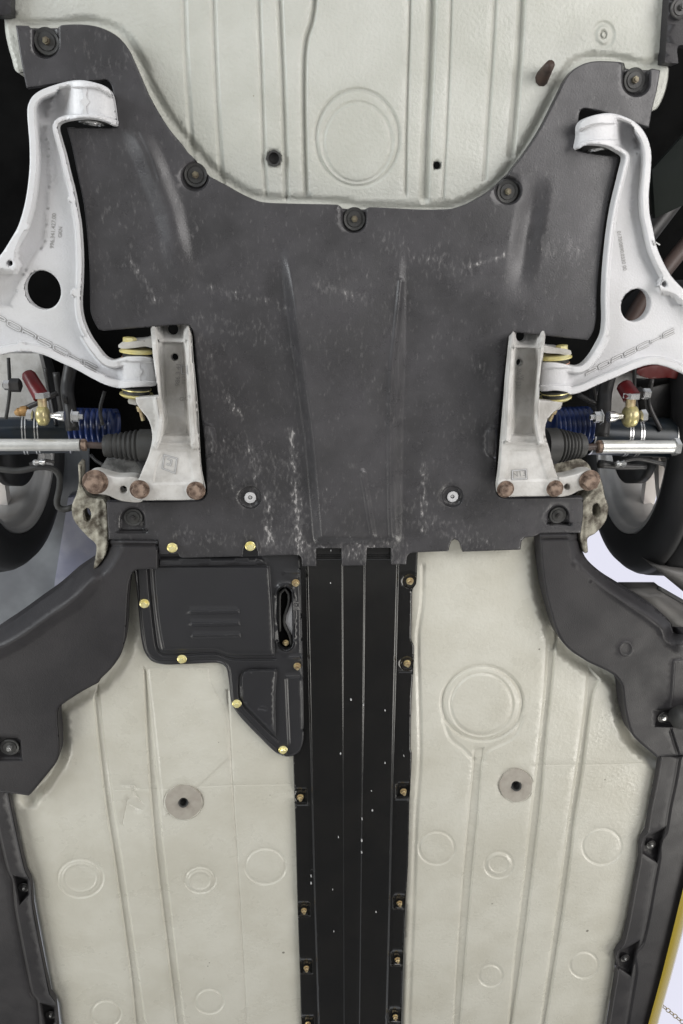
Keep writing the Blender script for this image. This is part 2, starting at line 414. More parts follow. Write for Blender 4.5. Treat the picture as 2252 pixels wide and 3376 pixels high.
# shared small parts: built once with axis +Z pointing at the ground from the part, copied after
def fastener(kind):
    """local -Z points to the camera side; unit = metres"""
    bm = bmesh.new(); mi = []
    def ring(prof, seg, mat_i, hexa=False, rot=0.0):
        rows = []
        for z, r in prof:
            rows.append([bm.verts.new((r*math.cos(2*math.pi*(k+rot)/seg), r*math.sin(2*math.pi*(k+rot)/seg), -z)) for k in range(seg)])
        for a, b in zip(rows, rows[1:]):
            for k in range(seg):
                f = bm.faces.new((a[k], b[k], b[(k+1) % seg], a[(k+1) % seg])); f.material_index = mat_i
        f = bm.faces.new(rows[-1][::-1]); f.material_index = mat_i
    if kind == 'flange_bolt':
        ring([(0, .0072), (.0012, .0072), (.0020, .0060)], 20, 0); ring([(.0019, .0050), (.0058, .0050), (.0066, .0043)], 6, 0)
    elif kind == 'nut_stud':
        ring([(0, .0068), (.0012, .0068)], 20, 0); ring([(.0012, .0052), (.0060, .0052), (.0066, .0046)], 6, 0)
        ring([(.0066, .0030), (.0105, .0028)], 12, 1)
    elif kind == 'big_bolt':
        ring([(0, .0150), (.0020, .0150), (.0026, .0142)], 28, 0); ring([(.0026, .0118), (.0100, .0118), (.0115, .0106)], 6, 0); ring([(.0115, .004), (.0117, .003)], 12, 0)
    elif kind == 'cover_screw':
        ring([(0, .0175), (.0016, .0175), (.0026, .0165), (.0010, .0125)], 28, 0); ring([(.0010, .0120), (.0026, .0115)], 24, 0)
        ring([(.0026, .0055), (.0075, .0050)], 6, 1); ring([(.0075, .0032), (.0100, .0028)], 10, 1)
    elif kind == 'washer':
        ring([(0, .0100), (.0016, .0100), (.0022, .0092), (.0022, .0030), (.0012, .0026)], 28, 0)
    elif kind == 'plug':
        ring([(0, .0100), (.0010, .0098), (.0010, .0080), (-.004, .0075)], 24, 0)
    me = bpy.data.meshes.new(kind); bmesh.ops.recalc_face_normals(bm, faces=bm.faces); bm.to_mesh(me); bm.free()
    me.polygons.foreach_set('use_smooth', [True]*len(me.polygons)); me.set_sharp_from_angle(angle=math.radians(35))
    return me
FM = {}
def fast(kind, px, py, h, parent, mats, scale=1.0, name='bolt', tilt=0.0):
    key = (kind, tuple(m.name for m in mats))
    if key not in FM:
        me = fastener(kind)
        for m in mats: me.materials.append(m)
        FM[key] = me
    o = bpy.data.objects.new(name, FM[key]); COL.objects.link(o); p = Vector(W(px, py, h))
    o.parent = parent; o.location = p - WL[parent.name]; o.scale = (scale,)*3; WL[o.name] = p
    o.rotation_euler = (tilt*.5, tilt, random.random()*6.28)
    return o

# ---- hidden body above everything (keeps the workshop light out of the wheelhouses)
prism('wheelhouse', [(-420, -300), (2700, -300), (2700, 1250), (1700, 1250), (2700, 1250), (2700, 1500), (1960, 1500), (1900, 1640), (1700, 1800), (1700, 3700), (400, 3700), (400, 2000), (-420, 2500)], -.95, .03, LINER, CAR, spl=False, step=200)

# ---- trunk panel
r = Relief()
r.bead([(605, -80), (612, 150), (629, 440), (640, 560)], 15, -0.0039).bead([(701, -80), (712, 250), (727, 530), (735, 620)], 15, -0.0047)
r.bead([(850, -80), (862, 250), (872, 560), (878, 640)], 13, -0.0047).bead([(918, -80), (932, 250), (940, 500), (944, 650)], 16, -0.0070)
r.bead([(1040, -80), (1037, 10), (1028, 70), (1010, 130), (1003, 200), (1002, 350), (1005, 500), (1009, 630)], 15, -0.0085)
r.bead([(1353, -80), (1350, 100), (1345, 250), (1340, 450), (1337, 640)], 10, -0.0047)
r.bead([(1424, -80), (1420, 100), (1412, 300), (1405, 450), (1398, 650)], 24, -0.0116).bead([(1490, -80), (1484, 150), (1474, 400), (1461, 645)], 9, -0.0034)
r.bead([(1636, -80), (1625, 150), (1612, 350), (1598, 590)], 12, -0.0043).bead([(1722, -80), (1712, 150), (1700, 320), (1684, 510)], 20, -0.0093)
r.ring(1178, 455, 137, 160, 11, -.0040).ring(1178, 470, 112, 132, 11, -.0022)
r.ring(1990, 115, 30, 38, 14, -.003).ring(1990, 115, 9, 12, 5, -.003)
r.fn(lambda P: -.007 * (1 - sst(dist(P, spline([(14, 40), (90, 78), (190, 80), (300, 75), (390, 105), (450, 180), (500, 290), (560, 390), (640, 490), (720, 575), (820, 640), (900, 660), (1120, 670), (1200, 685), (1460, 688), (1560, 655), (1650, 590), (1740, 470), (1810, 340), (1850, 260), (1900, 205), (1990, 190), (2130, 215), (2195, 190)], False, 20)), 0, 26)))
TR = sheet('trunk_floor_panel', [(36, -90, 1), (37, 40), (30, 52), (14, 58, 1), (20, 120), (38, 190), (62, 240), (200, 215), (400, 235), (450, 340), (560, 620), (700, 720), (1180, 760), (1600, 720), (1760, 560), (1880, 330), (1990, 300), (2130, 365), (2165, 360), (2195, 300), (2206, 225), (2186, 200), (2192, 150), (2207, -90, 1)],
           BEIGE, CAR, h=.0, relief=r, step=15, thick=.05, rnd=14, rh=.008, holes=[circ(903, 522, 20, 23), circ(1440, 545, 9, 10)])
lathe('rubber_grommet', (903, 522, .004), (903, 524, -.03), [(.25, 15), (0, 18), (0, 23), (.08, 24), (1, 24)], RUBBER, TR); lathe('dark_hole', (903, 523, -.008), (903, 526, -.05), [(0, 17), (1, 17)], HOLE, TR)
lathe('dark_hole', (1440, 545, -.002), (1440, 547, -.03), [(0, 10), (1, 10)], HOLE, TR)
tube('drain_tube', [(1782, 268, -.01), (1788, 255, .006), (1798, 238, .020), (1814, 214, .040)], (25, 15), DARKB, CAR)
# top corner brackets
prism('corner_trim', [(-60, -60, 1), (38, -60, 1), (36, 46, 1), (12, 50), (-60, 44, 1)], .02, .02, DUCT, CAR)
t = prism('corner_trim', [(2210, -60, 1), (2330, -60, 1), (2330, 160, 1), (2240, 150), (2236, 209, 1), (2192, 205, 1)], .02, .02, DUCT, CAR)
fast('cover_screw', 2242, 26, .024, t, [DARK, DARK], .8)

# ---- main undertray
def upocket(x, y, rr, top):
    a = np.linspace(0, math.pi, 14)
    return np.array([(x + rr*math.cos(t_), y + rr*math.sin(t_)) for t_ in a] + [(x - rr, top), (x + rr, top)])
r = Relief()
r.flat(upocket(152, 150, 47, 60), 12, -.014)
r.flat(circ(644, 582, 50, 52, 26), 11, -.013)
r.flat(upocket(1168, 727, 44, 640), 9, -.013)
r.flat(circ(1676, 628, 48, 50, 26), 11, -.013)
r.flat(upocket(2098, 272, 50, 190), 12, -.014)
r.flat(circ(825, 1640, 40, 40, 26), 7, -.009).flat(circ(1492, 1637, 38, 38, 26), 7, -.009)
def dpocket(x, y, rr, bot): 
    a = np.linspace(math.pi, 2*math.pi, 14)
    return np.array([(x + rr*math.cos(t_), y + rr*math.sin(t_)) for t_ in a] + [(x + rr, bot), (x - rr, bot)])
r.flat(dpocket(438, 1712, 44, 1752), 9, -.009); r.flat(dpocket(1840, 1703, 40, 1732), 9, -.010)
r.flat(np.array([(391, 1746), (490, 1746), (490, 1760), (391, 1760)]), 3, -.010)
r.flat(np.array([(1802, 1722), (1888, 1722), (1888, 1736), (1802, 1736)]), 3, -.010)
Ldk = np.array([(905, 760), (930, 950), (965, 1200), (1000, 1450), (1030, 1800), (1034, 1900)])
Rdk = np.array([(1345, 860), (1343, 1000), (1340, 1200), (1333, 1400), (1330, 1800), (1330, 1900)])
def hump(P):
    xl = np.interp(P[:, 1], Ldk[:, 1], Ldk[:, 0]); xr = np.interp(P[:, 1], Rdk[:, 1], Rdk[:, 0])
    up_ = sst(P[:, 1], 760, 1050) * (1 - .85*sst(P[:, 1], 1765, 1800))
    k = np.clip((P[:, 0] - xl)/(xr - xl), 0, 1)
    return (.022 - .0172*k) * up_ * sst(P[:, 0], xl, xl + 40) * (1 - sst(P[:, 0], xr - 30, xr))
r.fn(hump)
for L_ in (Ldk, Rdk):
    LL = spline([tuple(p) for p in L_[:-1]], False, 12)
    for o in ((0, 10, 20, 30, 40) if L_ is Ldk else (-30, -22, -15, -8, 0)): r.pts.append(LL + np.array([o, 0]))
r.bead([(1322, 930), (1306, 1080), (1290, 1250), (1286, 1450), (1288, 1700), (1292, 1770)], 16, .0035)
LL_ = np.array([(400, 320), (430, 380), (500, 540), (560, 700), (590, 850), (612, 980)], float); r.fn(lambda P: .0078*(1 - sst(dist(P, LL_), 0, 62))*sst(P[:, 1], 330, 520)*(1 - sst(P[:, 1], 780, 980)))
r.bead([(455, 440), (492, 520), (515, 590)], 12, -.0012)
LR_ = np.array([(1776, 560), (1738, 780), (1704, 1010)], float); r.fn(lambda P: -.0075*(1 - sst(dist(P, LR_), 0, 58))*sst(P[:, 1], 560, 720)*(1 - sst(P[:, 1], 800, 1000)))
r.bead([(1195, 1560), (1210, 1650), (1228, 1760)], 16, .003)
r.flat(spline([(668, 1400), (690, 1400), (708, 1412), (716, 1455), (710, 1498), (690, 1506), (672, 1506)], True, 10), 8, .017); r.flat(spline([(1640, 1412), (1620, 1412), (1607, 1424), (1604, 1460), (1607, 1500), (1620, 1512), (1636, 1512)], True, 10), 8, .017)
r.fn(lambda P: -.02 * sst(P[:, 1], 300, 90) * 0 - .004 * np.sin(P[:, 0] / 240) * np.sin(P[:, 1] / 300 + 1))
MC = [(52, 84, 1), (94, 85), (100, 92), (190, 92), (202, 83), (260, 80), (310, 85), (350, 98), (388, 120), (420, 155), (440, 195), (460, 240), (490, 310), (520, 365), (545, 405), (570, 440), (600, 475), (622, 505), (633, 514, 1), (662, 548), (692, 582, 1), (712, 592), (750, 612), (790, 635), (825, 652), (860, 665), (900, 669), (1000, 672), (1115, 675), (1130, 687), (1205, 690), (1218, 683), (1290, 686), (1400, 691), (1480, 689), (1502, 685), (1550, 667), (1610, 632), (1620, 624, 1), (1650, 598), (1681, 568, 1), (1695, 548), (1725, 510), (1760, 460), (1790, 410), (1820, 350), (1845, 300), (1862, 265), (1885, 235), (1920, 212), (1960, 202), (2010, 202), (2056, 207), (2064, 226), (2140, 231), (2150, 226), (2177, 232, 1), (2165, 300), (2150, 360), (2140, 421, 1), (2060, 395), (1990, 370), (1940, 359), (1920, 360), (1911, 372), (1906, 410), (1898, 488), (1906, 497), (1960, 507), (2028, 514), (2042, 518, 1), (2030, 570), (2010, 650), (1996, 720), (1985, 800), (1974, 890), (1968, 960), (1966, 1040), (1960, 1080), (1950, 1105), (1938, 1121, 1), (1850, 1113), (1705, 1096), (1688, 1099), (1676, 1118), (1670, 1160), (1658, 1250), (1648, 1340), (1640, 1450), (1634, 1560), (1633, 1600), (1638, 1626), (1655, 1641), (1700, 1643), (1890, 1640), (1922, 1640, 1), (1922, 1700), (1915, 1757, 1), (1782, 1759, 1), (1760, 1769), (1730, 1773), (1720, 1785), (1716, 1812, 1), (1525, 1819, 1), (1519, 1797), (1510, 1783), (1498, 1778), (1488, 1784), (1478, 1817, 1), (1362, 1822), (1345, 1830), (1340, 1860, 1), (1291, 1861, 1), (1290, 1806, 1), (1210, 1806, 1), (1208, 1864, 1), (1128, 1865, 1), (1126, 1807, 1), (1043, 1807, 1), (1044, 1866, 1), (996, 1867, 1), (994, 1840), (985, 1830), (965, 1829), (852, 1833, 1), (847, 1812), (838, 1792), (825, 1787), (812, 1792), (804, 1810), (802, 1834, 1), (602, 1839), (592, 1834), (587, 1826, 1), (524, 1827, 1), (520, 1781, 1), (359, 1778, 1), (354, 1700), (352, 1655, 1), (500, 1654), (655, 1651), (675, 1642), (683, 1620), (682, 1580), (675, 1460), (662, 1350), (650, 1220), (642, 1130), (636, 1090), (626, 1074), (605, 1070), (500, 1078), (345, 1090), (325, 1086, 1), (308, 1055), (298, 1020), (296, 900), (290, 800), (276, 670), (255, 570), (237, 480), (220, 420, 1), (300, 421), (380, 420), (388, 412), (385, 370), (375, 310), (366, 278), (352, 264), (330, 265), (200, 275), (88, 290, 1), (75, 230), (62, 150)]
WEAR = [(825, 1480, 850, 1560, 30, .8), (960, 1420, 975, 1600, 20, 1.0), (975, 1600, 985, 1830, 24, 1.15), (880, 1640, 890, 1800, 30, .95), (735, 1290, 800, 1380, 16, .8), (690, 1440, 960, 1560, 60, .45), (650, 1060, 860, 1100, 50, .4), (420, 850, 520, 990, 18, .85), (680, 950, 940, 1010, 26, .6), (1040, 930, 1200, 990, 28, .6), (1395, 1530, 1400, 1760, 20, .8), (1535, 880, 1690, 835, 12, .9), (1010, 1830, 1330, 1800, 40, .75), (960, 1800, 1330, 1850, 30, .7), (700, 1500, 960, 1700, 120, .35), (1800, 800, 1960, 830, 60, .35), (1560, 1180, 1660, 1290, 30, .4), (250, 450, 330, 700, 60, .3), (640, 1100, 720, 1300, 60, .35), (1330, 1690, 1600, 1800, 60, .35), (590, 1760, 960, 1810, 40, .4), (1270, 800, 1500, 900, 60, .35)]
UT = sheet('undertray', MC, COVER, CAR, h=.030, relief=r, step=13, thick=.010, rnd=4, rh=.003, wear=WEAR)
for x, y in ((155, 137), (645, 577), (1168, 722), (1672, 632), (2090, 265)): fast('cover_screw', x, y, .0185, UT, [RUBBER, DULL], .92, 'screw')
for x, y in ((440, 1705), (1838, 1698)): fast('cover_screw', x, y, .022, UT, [RUBBER, DARK], .85, 'screw')
for x, y in ((825, 1640), (1492, 1637)): fast('washer', x, y, .022, UT, [ALU], .95, 'washer'); fast('plug', x, y, .0242, UT, [HOLE], .32, 'screw')  # small black disc paints the dark hole in each washer

# ---- control arms
def arm(name, outline, hole, lug, discs, rimw, label, h0, barrels, lugpoly, left, mids, pit):
    O = spline(outline, True, 8)
    rl = Relief()
    web = .019
    slope = 13
    T = np.roll(O, -1, 0) - np.roll(O, 1, 0); T /= np.linalg.norm(T, axis=1)[:, None]; N = np.stack([-T[:, 1], T[:, 0]], -1)
    sg = 1 if inside(O + N * 1.0, O).mean() > .5 else -1
    for o in (rimw - 2, rimw + 1, rimw + 4, rimw + 7, rimw + 10, rimw + 13, rimw + 18, rimw + 24): rl.pts.append(O + N*sg*o)
    for x, y, q in discs: rl.pts += [circ(x, y, q, q, 18), circ(x, y, q + 6, q + 6, 20)]
    Lp = np.asarray(lugpoly, float); rl.pts.append(Lp)
    mid = np.asarray(mids, float)
    def f(P):
        d = dist(P, O, True); xm = np.interp(P[:, 1], mid[:, 0], mid[:, 1]); outer = ((P[:, 0] < xm) if left else (P[:, 0] > xm)) & (P[:, 1] < 1010)
        sl = np.where(outer, 17., 6.); rw = np.where(outer, rimw + 6., np.where(P[:, 1] > 1110, rimw + 7., rimw - 2.))
        g = sst(d, rw, rw + sl)
        for x, y, q in discs: g = np.minimum(g, sst(np.hypot(P[:, 0]-x, P[:, 1]-y), q, q + 4))
        dl = np.where(inside(P, Lp), 0, dist(P, Lp, True)); g = np.minimum(g, sst(dl, 0, slope))
        deep = 1 + 1.0*(1 - sst(np.hypot(P[:, 0]-pit[0], P[:, 1]-pit[1]), 20, 75))
        out = -web * g * deep * np.where(outer, 1.45, 1.1)
        for (x0, x1, y0, y1, r0, bx, by) in barrels:
            cx = (x0 + x1)/2; hw = (x1 - x0)/2; u = np.clip((P[:, 0]-cx)/hw, -1, 1)
            q = np.clip((P[:, 0]-cx)/hw*bx, 0, 1.2)**2*by
            cyl = r0 * (np.sqrt(np.clip(1 - u*u*.92, 0, 1)) - .55)
            fl = .006 * (1 - sst(P[:, 1] - q, y0 - 2, y0 + 3) * (1 - sst(P[:, 1] - q*.4, y1 - 3, y1 + 2)))
            m = (P[:, 0] > x0 - 2) & (P[:, 0] < x1 + 3) & (P[:, 1] > y0 - 40) & (P[:, 1] < y1 + 34)
            bl = sst(P[:, 0], x0 - 2, x0 + 26) if bx > 0 else 1 - sst(P[:, 0], x1 - 26, x1 + 2)
            out = np.where(m, out*(1 - bl) + (cyl - .004 + fl)*bl, out)
        return out
    rl.fn(f)
    for (x0, x1, y0, y1, r0, bx, by) in barrels:
        xx_ = np.linspace(x0, x1, 24); q_ = np.clip((xx_ - (x0+x1)/2)/((x1-x0)/2)*bx, 0, 1.2)**2*by
        for yy in (-2, 1, 4): rl.pts.append(np.stack([xx_, y0 + yy + q_], -1)); rl.pts.append(np.stack([xx_, y1 - yy + q_*.4], -1))
        for xx in (x0 - 4, x0 + 1): rl.pts.append(np.stack([np.full(16, xx), np.linspace(y0 - 24, y1 + 24, 16)], -1))
    return sheet(name, outline, ALU, CAR, h=h0, relief=rl, holes=[hole, lug], step=9, thick=.013, rnd=5, rh=.003, label=label)
AL_o = [(90, 375), (93, 345), (108, 317), (135, 297), (180, 280), (225, 268), (262, 264), (300, 269), (340, 281), (364, 297), (374, 322), (380, 360), (386, 400), (384, 411), (370, 412), (345, 400), (310, 391), (275, 389), (235, 394), (208, 400), (193, 409), (191, 425), (200, 458), (215, 510), (230, 575), (242, 620), (254, 680), (265, 750), (271, 850), (270, 930), (267, 985), (269, 1030), (280, 1072), (302, 1117), (335, 1162), (352, 1180), (372, 1188), (390, 1184), (420, 1176), (470, 1176), (498, 1184), (506, 1205), (513, 1240), (516, 1268), (505, 1274), (480, 1275), (440, 1277), (400, 1280), (370, 1275), (340, 1265), (300, 1245), (255, 1220), (200, 1195), (150, 1172), (100, 1161), (50, 1161), (0, 1172), (-110, 1200), (-200, 1120), (-160, 980), (-70, 905), (0, 842), (35, 790), (60, 745), (80, 680), (92, 610), (98, 540), (97, 470), (93, 420)]
lugL = [(-80, 880), (0, 850), (50, 800), (58, 770), (66, 775), (48, 830), (52, 862), (58, 880), (48, 893), (30, 890), (0, 884), (-80, 930)]
ALm = arm('control_arm', AL_o, circ(142, 956, 58, 66, 30, -.45), circ(33, 868, 9, 9, 12), [(80, 745, 15), (250, 965, 13), (70, 1143, 14), (335, 1247, 13), (240, 655, 13)], 16,
          None, .050, [(215, 384, 288, 378, .026, 1, 48), (388, 518, 1192, 1258, .022, 1, 6)], lugL, True, [(260, 215), (330, 170), (400, 150), (600, 165), (800, 150), (900, 80), (1000, 40)], (165, 340))
AR_o = [(1908, 450), (1911, 410), (1930, 390), (1970, 377), (2010, 373), (2050, 381), (2090, 400), (2118, 426), (2138, 462), (2148, 510), (2145, 580), (2140, 640), (2142, 700), (2152, 750), (2165, 810), (2185, 860), (2212, 908), (2245, 945), (2300, 1000), (2400, 1110), (2370, 1260), (2300, 1255), (2252, 1232), (2200, 1210), (2150, 1202), (2100, 1214), (2040, 1240), (1980, 1265), (1930, 1288), (1900, 1298), (1878, 1300), (1868, 1293), (1830, 1288), (1784, 1290), (1779, 1270), (1783, 1225), (1790, 1200), (1830, 1195), (1875, 1203), (1905, 1208), (1925, 1200), (1950, 1173), (1973, 1135), (1989, 1100), (1994, 1050), (1993, 980), (1996, 900), (2003, 820), (2012, 745), (2025, 670), (2042, 600), (2053, 555), (2060, 525), (2058, 512), (2035, 497), (2005, 482), (1960, 476), (1928, 480), (1908, 491), (1902, 485)]
lugR = [(2330, 1000), (2252, 950), (2215, 915), (2196, 900), (2186, 905), (2184, 925), (2175, 945), (2180, 958), (2200, 960), (2225, 968), (2260, 1000), (2330, 1060)]
ARm = arm('control_arm', AR_o, circ(2096, 1006, 47, 56, 30, .45), circ(2191, 937, 8, 9, 12), [], 14, None, .050,
          [(1900, 2050, 408, 462, .024, -1, 34), (1776, 1888, 1214, 1272, .022, -1, 2)], lugR, False, [(370, 2050), (420, 2090), (520, 2100), (700, 2080), (850, 2110), (950, 2170), (1000, 2210)], (2085, 440))
# bushings
def bush(arm_o, x, y0, y1, rx, h):
    lathe('bushing', (x, y0, h), (x, y1, h), [(0, rx*.55), (0, rx*.95), (1, rx*.95), (1, rx*.6)], RUBBER, arm_o, 32)
    lathe('sleeve', (x, y0 - 4, h), (x, y1 + 7, h), [(0, rx*.5), (0, rx*.62), (1, rx*.62), (1, rx*.45), (.9, rx*.42)], STEEL, arm_o, 32)
bush(ALm, 302, 300, 404, 68, .022); bush(ARm, 1972, 400, 490, 56, .022)
def inner_bush(arm_o, x, ya, yb, rx, h, flip):
    # yellow dished washers, black rubber and copper ring above and below the arm eye
    lathe('washer', (x, ya - 30, h), (x, ya - 19, h), [(0, rx*.5), (0, rx*.86), (.6, rx*1.04), (1, rx*1.04), (1, rx*.5)], ZINC, arm_o, 36)
    lathe('bushing', (x, ya - 16, h), (x, ya + 3, h), [(0, rx*.5), (0, rx*.82), (.4, rx*.8), (.45, rx*.86), (1, rx*.86), (1, rx*.4)], RUBBER, arm_o, 36)
    lathe('ring', (x, ya - 3, h), (x, ya, h), [(0, rx*.5), (0, rx*.90), (1, rx*.90), (1, rx*.5)], mat_copper, arm_o, 36)
    lathe('bushing', (x, yb - 3, h), (x, yb + 17, h), [(0, rx*.4), (0, rx*.86), (.55, rx*.86), (.6, rx*.8), (1, rx*.82), (1, rx*.5)], RUBBER, arm_o, 36)
    lathe('ring', (x, yb + 2, h), (x, yb + 5, h), [(0, rx*.5), (0, rx*.92), (1, rx*.90), (1, rx*.5)], ZINC, arm_o, 36)
    lathe('washer', (x, yb + 18, h), (x, yb + 28, h), [(0, rx*.5), (0, rx*1.02), (.4, rx*1.02), (1, rx*.86), (1, rx*.5)], ZINC, arm_o, 36)
mat_copper = mat('copper_washer', (.75, .42, .30), .35, metal=.6)
inner_bush(ALm, 450, 1180, 1279, 54, .034, 0)
inner_bush(ARm, 1830, 1199, 1290, 50, .034, 0)
prism('parting_ridge', [(272, 290), (287, 290), (284, 320), (295, 335), (284, 352), (288, 380), (271, 380), (276, 352), (265, 335), (276, 318)], .0600, .010, ALU, ALm, rnd=2.5, rh=.0015)
prism('parting_ridge', [(444, 1193), (463, 1193), (460, 1210), (471, 1226), (460, 1242), (464, 1257), (445, 1257), (448, 1242), (437, 1226), (448, 1210)], .0580, .010, ALU, ALm, rnd=2.5, rh=.0015)
# lettering ribbons
GL = {'P': [[(0, 1), (.85, 1), (1, .9), (1, .55), (.85, .45), (0, .45), (0, 0)]], 'O': [[(.12, 1), (.88, 1), (1, .85), (1, .15), (.88, 0), (.12, 0), (0, .15), (0, .85), (.12, 1)]],
      'R': [[(0, 1), (.85, 1), (1, .88), (1, .6), (.88, .5), (0, .5), (0, 0)], [(.88, .5), (1, .35), (1, 0)]], 'S': [[(1, 1), (.12, 1), (0, .88), (0, .62), (.12, .5), (.88, .5), (1, .38), (1, .12), (.88, 0), (0, 0)]],
      'C': [[(1, 1), (.12, 1), (0, .85), (0, .15), (.12, 0), (1, 0)]], 'H': [[(0, 0), (0, 1)], [(1, 0), (1, 1)], [(0, .5), (1, .5)]], 'E': [[(1, 1), (.12, 1), (0, .85), (0, .15), (.12, 0), (1, 0)], [(0, .5), (.95, .5)]]}
def offs(pl, o, closed):
    pl = np.asarray(pl, float); n = len(pl); out = []
    for i in range(n):
        a_ = pl[i] - pl[i-1] if (i > 0 or closed) else pl[1] - pl[0]
        b_ = pl[(i+1) % n] - pl[i] if (i < n-1 or closed) else pl[-1] - pl[-2]
        a_ = a_/np.linalg.norm(a_); b_ = b_/np.linalg.norm(b_); na = np.array([-a_[1], a_[0]]); nb_ = np.array([-b_[1], b_[0]])
        m = na + nb_; m /= max(.7, m.dot(na))*1.0 if m.dot(na) > 0 else 1
        out.append(pl[i] + m*o)
    return np.array(out)
def strip(pl, o0, o1, hf, th, closed, V, Fc):
    """raised band between offsets o0 and o1 of a stroke, lying on the surface hf"""
    A, B = offs(pl, o0, closed), offs(pl, o1, closed); n = len(A); n0 = len(V)
    for Q, t_ in ((A, -.0006), (A, th), (B, th), (B, -.0006)): V += W(Q[:, 0], Q[:, 1], hf(Q) + t_).tolist()
    for i in range(n if closed else n-1):
        j = (i+1) % n
        for r_ in range(3): Fc.append((n0+r_*n+i, n0+r_*n+j, n0+(r_+1)*n+j, n0+(r_+1)*n+i))
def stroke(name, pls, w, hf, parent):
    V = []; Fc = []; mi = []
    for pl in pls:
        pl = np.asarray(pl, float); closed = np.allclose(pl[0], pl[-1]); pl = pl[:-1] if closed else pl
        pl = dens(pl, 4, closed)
        for o0, o1, th, m_ in ((-w/2, w/2, .0015, 1), (-w/2 - 1.7, -w/2 + .4, .0009, 0), (w/2 - .4, w/2 + 1.7, .0009, 0)):  # side strips paint shading along the stroke edges
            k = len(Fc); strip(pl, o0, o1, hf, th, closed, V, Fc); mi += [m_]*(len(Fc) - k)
    mesh_obj(name, V, Fc, [RELIEF_SHADE, ALU], parent, smooth=False, midx=mi)
def lettering(word, x, y, ang, pitch, lw, vv, hf, parent, w=3.6):
    c, s_ = math.cos(ang), math.sin(ang)
    for i, ch in enumerate(word):
        stroke('letter', [[(x + (i*pitch + u*lw)*c + (1-v)*vv[0], y + (i*pitch + u*lw)*s_ + (1-v)*vv[1]) for u, v in st] for st in GL[ch]], w, hf, parent)
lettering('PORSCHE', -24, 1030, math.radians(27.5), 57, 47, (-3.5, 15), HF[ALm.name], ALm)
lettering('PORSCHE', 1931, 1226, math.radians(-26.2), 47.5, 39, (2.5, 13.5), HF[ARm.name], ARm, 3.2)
def text(s_, x, y, ang, size, h, parent, m=RELIEF_SHADE, th=.0006):
    cu = bpy.data.curves.new('t', 'FONT'); cu.body = s_; cu.size = 1; cu.extrude = .02
    to = bpy.data.objects.new('t', cu); COL.objects.link(to); bpy.context.view_layer.update()
    me = bpy.data.meshes.new_from_object(to.evaluated_get(bpy.context.evaluated_depsgraph_get())); bpy.data.objects.remove(to)
    n = len(me.vertices); v = np.zeros(n*3); me.vertices.foreach_get('co', v); v = v.reshape(-1, 3)
    c, s2 = math.cos(ang), math.sin(ang); px = x + (v[:, 0]*c + v[:, 1]*s2)*size; py = y + (v[:, 0]*s2 - v[:, 1]*c)*size
    hs = h(np.stack([px, py], -1)) if callable(h) else h; P = W(px, py, hs + np.where(v[:, 2] > 0, th, -.0005))
    mesh_obj('cast_number', P, [tuple(p.vertices) for p in me.polygons], m, parent, smooth=False)
text('996.341.427.00', 177, 820, math.radians(-86), 19, HF[ALm.name], ALm)
text('GKN', 203, 784, math.radians(-86), 17, HF[ALm.name], ALm)
text('0170/0890.0330 00', 2035, 762, math.radians(81), 17, HF[ARm.name], ARm)

# ---- subframe brackets
def rails(rl, lines, w, h):
    for L in lines: rl.bead(L, w, h, True)
rl = Relief()
rails(rl, [[(503, 1030), (512, 1180), (520, 1290), (530, 1380), (522, 1440), (512, 1468)], [(612, 1030), (622, 1200), (630, 1320), (637, 1430), (642, 1470)]], 14, .026)
rl.bead([(528, 1122), (610, 1124)], 9, .012, True)
rl.bead([(520, 1462), (638, 1464)], 8, .003)
chan = lambda x0a, x1a, x0b, x1b: np.array([(x0a, 1130), (x1a, 1130), (x1b, 1330), (x0b, 1330)])
rl.flat(np.array([(524, 1060), (606, 1060), (612, 1120), (620, 1300), (628, 1440), (534, 1440), (542, 1370), (536, 1250)]), 14, -.012)
rl.fn(lambda P: -.020 * (1 - sst(P[:, 1], 1318, 1395)) * sst(P[:, 0], 515, 535) * (1 - sst(P[:, 0], 606, 622)))
rl.flat(np.array([(535, 1480), (628, 1478), (645, 1600), (500, 1600), (510, 1530)]), 12, -.0025)
rl.flat(circ(461, 1613, 31, 31, 24), 4, .003).flat(circ(646, 1617, 29, 29, 24), 4, .003)
ML = sheet('subframe_bracket', [(492, 1035, 1), (500, 1120), (504, 1170), (512, 1230), (519, 1280), (523, 1306, 1), (447, 1310, 1), (450, 1328), (465, 1352), (486, 1378), (498, 1408), (502, 1440), (499, 1466), (489, 1503), (470, 1548), (455, 1582), (438, 1600), (433, 1615), (438, 1636), (455, 1648), (480, 1650), (645, 1648), (668, 1638), (676, 1616), (671, 1588), (663, 1545), (657, 1450), (652, 1350), (643, 1250), (636, 1180), (632, 1120), (625, 1035, 1)],
           ALU2, CAR, h=lambda P: .062 - .062*(1 - sst(P[:, 1], 1062, 1135)), relief=rl, holes=[circ(577, 1178, 11, 12), circ(570, 1086, 18, 20)], step=9, thick=.010, rnd=5, rh=.003)
rl = Relief()
rails(rl, [[(1699, 1045), (1686, 1200), (1678, 1320), (1676, 1400), (1672, 1452)], [(1794, 1045), (1781, 1220), (1770, 1330), (1772, 1400), (1785, 1462)]], 12, .026)
rl.bead([(1700, 1142), (1775, 1144)], 8, .012, True)
rl.bead([(1676, 1458), (1790, 1462)], 8, .003)
rl.flat(np.array([(1706, 1070), (1778, 1070), (1774, 1220), (1760, 1340), (1768, 1440), (1688, 1440), (1690, 1340), (1698, 1200)]), 13, -.012)
rl.fn(lambda P: -.020 * (1 - sst(P[:, 1], 1318, 1395)) * sst(P[:, 0], 1690, 1706) * (1 - sst(P[:, 0], 1762, 1778)))
